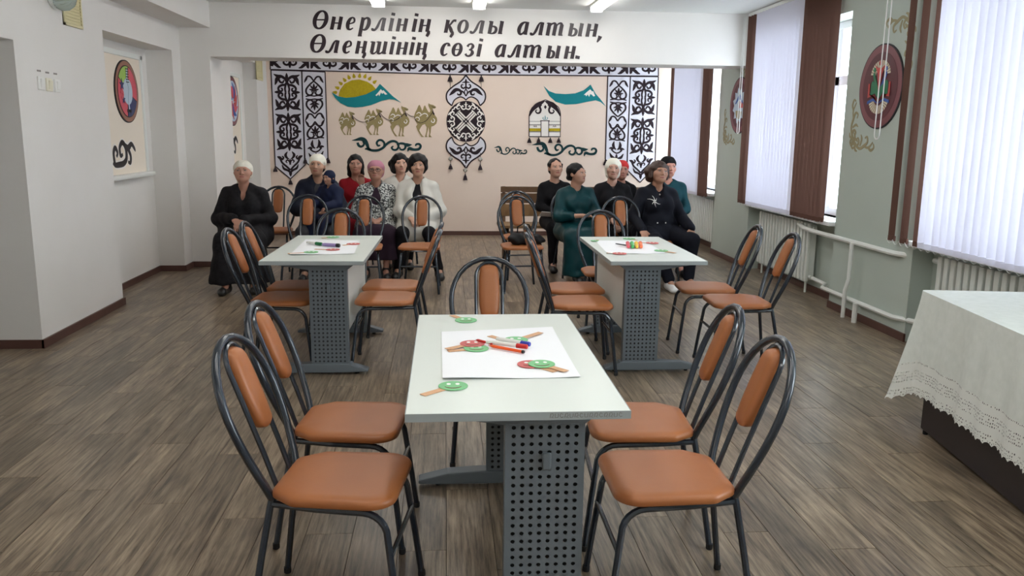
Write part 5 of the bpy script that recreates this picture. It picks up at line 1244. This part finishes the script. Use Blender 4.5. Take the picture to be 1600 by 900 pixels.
    # ---------------- hair and head coverings
    if hair:
        k = hair['kind']; m = hair['m']; g = Field(hd-(.2, .22, .36), hd+(.2, .24, .2), .0065); g.HR = HR; g.hs = hs
        if k in ('scarf', 'cap'):
            g.ell(H((0, .022, .042)), (.086, .104, .092), .01, 'u', HR)
            if k == 'scarf': g.ell(H((0, .05, -.02)), (.082, .078, .085), .03, 'u', HR); g.ell(H((.0, .115, -.03)), (.035, .03, .03), .02, 'u', HR)
            g.ell(H((0, -.118, -.052)), (.092, .09, .100), .012, 's', HR)
            if hair.get('drape'): g.cone(H((.0, .1, -.02)), nk+(hair['drape']*.09, .12, -.07), .045, .03, .03)
        elif k == 'wrap':                         # scarf covering hair, ears and brow tightly
            g.ell(H((0, .018, .032)), (.088, .104, .102), .01, 'u', HR); g.ell(H((0, .03, -.06)), (.078, .075, .07), .04, 'u', HR); g.ell(H((0, -.115, -.035)), (.062, .085, .092), .014, 's', HR)
        elif k == 'short':
            v = hair.get('v', .012); g.ell(H((0, .022, .042)), (.085+v, .102+v, .094+v), .01, 'u', HR); g.ell(H((0, .05, -.02)), (.082+v*.6, .072, .08), .03, 'u', HR)
            for q in (-1, 1): g.ell(H((q*.076, .018, .0)), (.016+v*.5, .04, .045), .02, 'u', HR)
            g.ell(H((hair.get('part', 0)*.02, -.118, -.030)), (.071, .092, .098), .008, 's', HR)
        elif k == 'pulled':                       # drawn back from forehead and ears into a low knot
            v = hair.get('v', 0); g.ell(H((0, .026, .040)), (.080+v, .096+v, .090+v), .01, 'u', HR); g.ell(H((0, .06, -.03)), (.066+v, .05, .06), .03, 'u', HR); g.ell(H((0, .108, -.05)), (.034, .03, .034), .02, 'u', HR)
            for q in (-1, 1): g.cone(H((q*.070, -.03, .045)), H((q*.076, -.012, .0-v)), .012+v, .007, .012)
            g.ell(H((hair.get('part', 0)*.015, -.122, -.040)), (.080, .098, .106), .008, 's', HR)
            for q in (-1, 1): g.ell(H((q*.085, .012, -.03)), (.02, .03, .042), .01, 's', HR)
        elif k == 'bob':
            g.ell(H((0, .02, .04)), (.090, .106, .098), .01, 'u', HR)
            for q in (-1, 1): g.cone(H((q*.078, -.012, .04)), H((q*.080, -.01, -.065)), .026, .022, .02)
            g.cone(H((-.07, .06, 0)), H((.07, .06, 0)), .06, .06, .03); g.cone(H((-.055, .07, -.07)), H((.055, .07, -.07)), .05, .05, .03); g.ell(H((hair.get('part', 0)*.02, -.118, -.045)), (.062, .090, .108), .010, 's', HR)
        elif k == 'long':
            g.ell(H((0, .02, .038)), (.083, .101, .094), .01, 'u', HR); g.ell(H((0, .06, -.03)), (.07, .06, .08), .03, 'u', HR)
            for q in (-1, 1): g.cone(H((q*.074, .01, .02)), H((q*.074, .03, -.12)), .02, .022, .02)
            if hair.get('fall'): g.cone(H((0, .08, -.02)), nk+(hair['fall']*.10, -.02, -.10), .05, .032, .03)
            g.cone(H((-.045, .075, -.12)), H((.045, .075, -.12)), .045, .045, .03); g.ell(H((hair.get('part', 0)*.015, -.115, -.04)), (.064, .092, .108), .010, 's', HR)
        g.folds(.0034 if k in ('short', 'bob', 'long', 'pulled') else .0022, 80 if k in ('short', 'bob', 'long', 'pulled') else 60, 1.3); g.build(hair.get('name', 'hair' if k in ('short', 'bob', 'long', 'pulled') else 'headscarf'), m, root)
        if k in ('cap', 'scarf', 'wrap') and hair.get('under'):
            g = Field(hd-(.2, .22, .3), hd+(.2, .24, .2), .0065); g.HR = HR; g.hs = hs; g.ell(H((0, .04, -.02)), (.078, .072, .075), .01, 'u', HR); g.build('hair', hair['under'], root)
    return root

m_black = cloth('black_velvet', (24, 23, 27), .8, noise=(30, .5, srgb(44, 42, 46))); m_navy = cloth('navy_padded_cloth', (30, 36, 56), .6); m_grey = cloth('grey_jersey', (84, 84, 90)); m_red = cloth('red_jersey', (168, 24, 38)); m_plum = cloth('plum_cloth', (58, 40, 56)); m_white = cloth('white_jacket_cloth', (262, 258, 248), .8, noise=(12, .4, srgb(190, 186, 176)))
m_teal = cloth('teal_satin', (14, 70, 76), .38); m_teal2 = cloth('teal_jersey', (28, 76, 86)); m_navy2 = cloth('dark_navy_tracksuit', (22, 25, 38), .75); m_blk2 = cloth('black_jersey', (26, 25, 30)); m_sheer = cloth('brown_sheer', (92, 74, 70)); m_cjean = cloth('child_navy', (30, 40, 74), .7)
m_pat = mat('speckled_coat_cloth', srgb(190, 194, 190), .85)
_nt = m_pat.node_tree; _tc = _nt.nodes.new('ShaderNodeTexCoord'); _n = _nt.nodes.new('ShaderNodeTexNoise'); _n.inputs['Scale'].default_value = 55; _n.inputs['Detail'].default_value = 3; _r = _nt.nodes.new('ShaderNodeValToRGB')
_r.color_ramp.elements[0].position = .46; _r.color_ramp.elements[0].color = (*srgb(52, 54, 56), 1); _r.color_ramp.elements[1].position = .54; _r.color_ramp.elements[1].color = (*srgb(196, 198, 194), 1)
_nt.links.new(_tc.outputs['Object'], _n.inputs['Vector']); _nt.links.new(_n.outputs['Fac'], _r.inputs[0]); _nt.links.new(_r.outputs[0], _nt.nodes['Principled BSDF'].inputs['Base Color'])

# ---- group by the cream wall, switch side
person('seated woman in a long black robe and white headscarf, hands in lap', -1.99, 8.42, 4, .965, 1.32, (188, 138, 118), (2, -6, 0), topg=dict(m=m_black, name='robe', g=.03, ga=.012, neck=.13, coat=.9), lowg=dict(m=m_black, kind='skirt', hem=.12, g=.03, flare=.15, name='robe_skirt', folds=.006),
       hair=dict(kind='scarf', m=M_scarfw, drape=-1, under=M_hair), armL=((-0.267, -.04, .70), (-.05, -.36, .73)), armR=((0.267, -.04, .70), (.04, -.39, .72)), legL=((-.14, -.42, .5), (-.13, -.50, .09)), legR=((.14, -.40, .5), (.13, -.46, .09)), chin=1)
chair(-1.99, 8.40, 3, 'tan chair under the woman in the black robe', G3)
person('seated youth in white cap and navy jacket holding a small child', -1.36, 9.05, 6, 1.0, 1.12, (190, 146, 122), (-8, -3, 4), fem=False, topg=dict(m=m_navy, name='jacket', g=.036, ga=.014, collar=1, hood=1, open=1, under=m_grey), lowg=dict(m=m_grey, g=.02), hair=dict(kind='cap', m=M_scarfw, under=M_hair, name='cap'),
       armL=((-0.232, -.08, .72), (.0, -.34, .70), (1, -.3, 0)), armR=((0.249, -.05, .72), (.12, -.34, .66), (-.4, -1, .2)), legL=((-.15, -.42, .5), (-.14, -.42, .09)), legR=((.15, -.42, .5), (.14, -.42, .09)))
chair(-1.36, 9.03, 4, 'tan chair under the youth in the white cap', G3)
person('seated woman in a red top with dark pulled back hair, hand at her collar', -1.03, 9.78, 0, .985, 1.08, (180, 132, 112), (6, -2, 0), topg=dict(m=m_red, g=.016, sleeve=.12, neck=.05, name='red_top'), lowg=dict(m=m_red, kind='skirt', hem=.3), hair=dict(kind='long', m=M_hair, part=0),
       armL=((-0.215, -.03, .72), (-.12, -.27, .60)), armR=((0.206, -.08, .74), (.08, -.17, .95), (.0, -.1, 1)))
chair(-1.03, 9.76, 0, 'tan chair under the woman in the red top', G3)
person('seated woman in pink headscarf, glasses and speckled grey coat', -.745, 9.10, 2, .955, 1.16, (176, 128, 108), (-4, -4, 0), topg=dict(m=m_pat, name='coat', g=.028, ga=.012, coat=.8, collar=1, open=1, under=m_plum, sleeve=.8), lowg=dict(m=m_plum, kind='skirt', hem=.24, g=.02), hair=dict(kind='scarf', m=M_scarfp), glasses=True,
       armL=((-0.232, -.05, .70), (-.04, -.31, .65), (.6, -.7, -.3)), armR=((0.195, -.04, .70), (.05, -.30, .65), (-.6, -.7, -.3)), chin=1)
chair(-.745, 9.08, 0, 'tan chair under the woman in the speckled coat', G3)
person('seated woman in white jacket with side parted dark hair, behind the speckled coat', -.52, 9.82, 0, .995, 1.0, (204, 158, 136), (12, -2, -4), topg=dict(m=m_white, g=.022, collar=1, neck=.10, name='jacket'), lowg=dict(m=m_blk2), hair=dict(kind='bob', m=M_hair, part=1))
chair(-.52, 9.80, 0, 'tan chair under the woman with side parted hair', G3)
person('seated woman in white jacket over black with full short black hair', -.29, 9.03, -2, 1.0, 1.12, (192, 146, 122), (4, -4, 0), topg=dict(m=m_white, g=.030, ga=.012, coat=.75, collar=1, open=1, under=m_blk2, uneck=.0, name='jacket', sleeve=.9), lowg=dict(m=m_blk2, g=.014), hair=dict(kind='short', m=M_hair, v=.018, part=1),
       armL=((-0.200, -.09, .70), (-.07, -.33, .66), (.5, -.7, -.4)), armR=((0.241, -.06, .70), (.09, -.32, .67), (-.5, -.7, -.4)), legL=((-.14, -.40, .5), (-.20, -.28, .09)), legR=((.14, -.42, .5), (.24, -.34, .09)))
chair(-.29, 9.01, -2, 'tan chair under the woman with full short black hair', G3)
# the child in arms
ch_ = person('small child in navy hooded jacket held on the lap of the youth', -1.20, 8.80, -30, .62, 1.1, (186, 140, 118), (-6, 6, 0), fem=False, topg=dict(m=m_cjean, g=.05, ga=.03, hood=1, name='jacket', neck=0), lowg=dict(m=m_cjean, g=.03), hair=dict(kind='wrap', m=m_cjean, name='hood'),
       armL=((-0.224, -.1, .74), (-.16, -.30, .72)), armR=((0.224, -.1, .74), (.16, -.30, .72)), legL=((-.12, -.36, .5), (-.12, -.42, .22)), legR=((.12, -.36, .5), (.12, -.42, .22)), shoes=None)
ch_.location.z = .33
# ---- group by the bench
person('seated woman in black top with tied back hair holding white paper', 1.27, 9.56, 6, .965, .98, (198, 152, 130), (6, -6, 0), topg=dict(m=m_blk2, g=.014, neck=.03, name='black_top'), lowg=dict(m=m_blk2, g=.014), hair=dict(kind='pulled', m=M_hair, v=0, part=-.6), seat=.46, armL=((-0.198, -.05, .72), (-.02, -.32, .66)), armR=((0.198, -.05, .72), (.06, -.32, .66)))
person('seated woman in teal satin dress and black head wrap, looking to the windows', 1.41, 8.86, 10, .95, 1.26, (190, 144, 122), (40, -4, 0), topg=dict(m=m_teal, g=.024, ga=.01, neck=.06, sleeve=.55, name='satin_blouse', folds=.006), lowg=dict(m=m_teal, kind='skirt', hem=.1, g=.03, flare=.12, folds=.006), hair=dict(kind='pulled', m=M_hair, v=.008),
       armL=((-0.241, -.10, .70), (-.02, -.30, .73), (1, -.2, .0)), armR=((0.232, -.08, .72), (.20, -.34, .70), (.2, -1, -.1)), chin=1)
chair(1.41, 8.84, 8, 'tan chair under the woman in the teal satin dress', G3)
person('seated woman in white headscarf and black top with sheer brown sleeves', 1.86, 9.14, 0, .985, 1.1, (202, 156, 136), (-8, -3, 3), topg=dict(m=m_blk2, g=.018, neck=.06, sleeve=.0, name='black_top', under=m_sheer), lowg=dict(m=m_blk2, g=.02), hair=dict(kind='wrap', m=M_scarfw), armL=((-0.224, -.05, .71), (-.05, -.32, .63)), armR=((0.232, -.05, .70), (.04, -.34, .62)))
chair(1.86, 9.12, 0, 'tan chair under the woman in the white headscarf and black top', G3)
person('seated person in red and white cap, mostly hidden behind the white headscarf', 2.10, 9.80, 0, .95, .92, (186, 130, 112), (0, 0, 0), topg=dict(m=m_blk2, g=.012, name='black_top'), lowg=dict(m=m_blk2), hair=dict(kind='cap', m=M_scarfr, name='cap', under=M_scarfw))
person('seated woman in dark navy tracksuit with brown bob and white sneakers', 2.20, 8.46, 8, .985, 1.22, (186, 138, 114), (4, -4, 4), topg=dict(m=m_navy2, g=.026, ga=.012, collar=1, neck=.09, coat=.25, name='tracksuit_jacket'), lowg=dict(m=m_navy2, g=.022, name='tracksuit_trousers'), hair=dict(kind='bob', m=M_hairb, part=-1), shoes=M_sneak,
       armL=((-0.284, -.05, .72), (-.27, -.30, .60), (-.1, -.9, -.4)), armR=((0.267, -.04, .70), (.25, -.33, .62), (.1, -.5, -1)), legL=((-.17, -.40, .5), (-.03, -.50, .09)), legR=((.24, -.40, .5), (.22, -.40, .09)), chin=1)
P11 = [o for o in COL.objects if o.name.startswith('person') and o.type == 'MESH'][-1]
jk = [c for c in P11.children if c.name.startswith('tracksuit_jacket')][0]; mo = MB()
def on_cloth(ob, u, v, d):
    ok, loc, nn, _ = ob.ray_cast(Vector((u, -1, v)), Vector((0, 1, 0))); return tuple(loc+nn*d) if ok else (u, -.2, v)
for k in range(6):
    a = R(20+58*k); L = .035+.014*(k % 3); q = [(-.085+t*L*math.cos(a+.5*t), .885+t*L*1.2*math.sin(a+.5*t), .009*(1-t*.8)) for t in (.1, .4, .7, 1)]
    mo.ribbon(q, lambda u, v, d: on_cloth(jk, u, v, d), .002, .001)
mo.build('white_motif', M_wp, P11)
mo = MB()
for (u, v) in ((-.05, .66), (.04, .66), (.0, .95)):
    p = on_cloth(jk, u, v, .002); mo.box(p, (.012, .006, .014))
mo.build('zip_pull', M_wp, P11)
chair(2.20, 8.44, 4, 'tan chair under the woman in the navy tracksuit', G3)
person('seated woman in teal shirt and dark cap behind the navy tracksuit', 2.53, 9.30, -6, 1.0, 1.12, (196, 138, 120), (14, 0, 0), topg=dict(m=m_teal2, g=.02, name='teal_shirt', sleeve=.9), lowg=dict(m=m_blk2), hair=dict(kind='cap', m=m_blk2, name='cap', under=M_hair))
chair(2.53, 9.28, -4, 'tan chair under the woman in the teal shirt', G3)
# paper in hand, jacket motif, bag
pp = on_y(858, 335, 9.18); po = MB(); po.box((0, 0, 0), (.20, .004, .10), Matrix.Rotation(R(55), 3, 'X') @ Matrix.Rotation(R(8), 3, 'Y')); po = po.build('folded_paper', M_paper); po.location = (pp.x, 9.18, pp.z); tag(po, 'small folded white paper held by the woman in black', 'paper')
M_bag = mat('black_bag_leather', srgb(14, 14, 17), .6, spec=.3)
bg = empty('handbag', (.78, 7.98, .468), R(10)); tag(bg, 'black bag lying on an empty chair', 'bag')
f = Field((-.3, -.22, -.02), (.34, .22, .2), .008); f.ell((0, 0, .045), (.15, .10, .07), .02); f.ell((.10, .02, .03), (.11, .09, .05), .02); f.ell((-.09, .0, .06), (.08, .08, .055), .015); f.cut_below(.001); f.folds(.010, 46); f.build('bag_body', M_bag, bg)
MB().tube([(-.08, 0, .11), (-.08, -.01, .17), (-.03, -.02, .20), (.03, -.02, .19), (.06, 0, .12)], .007, 6).build('strap', M_bag, bg, True)
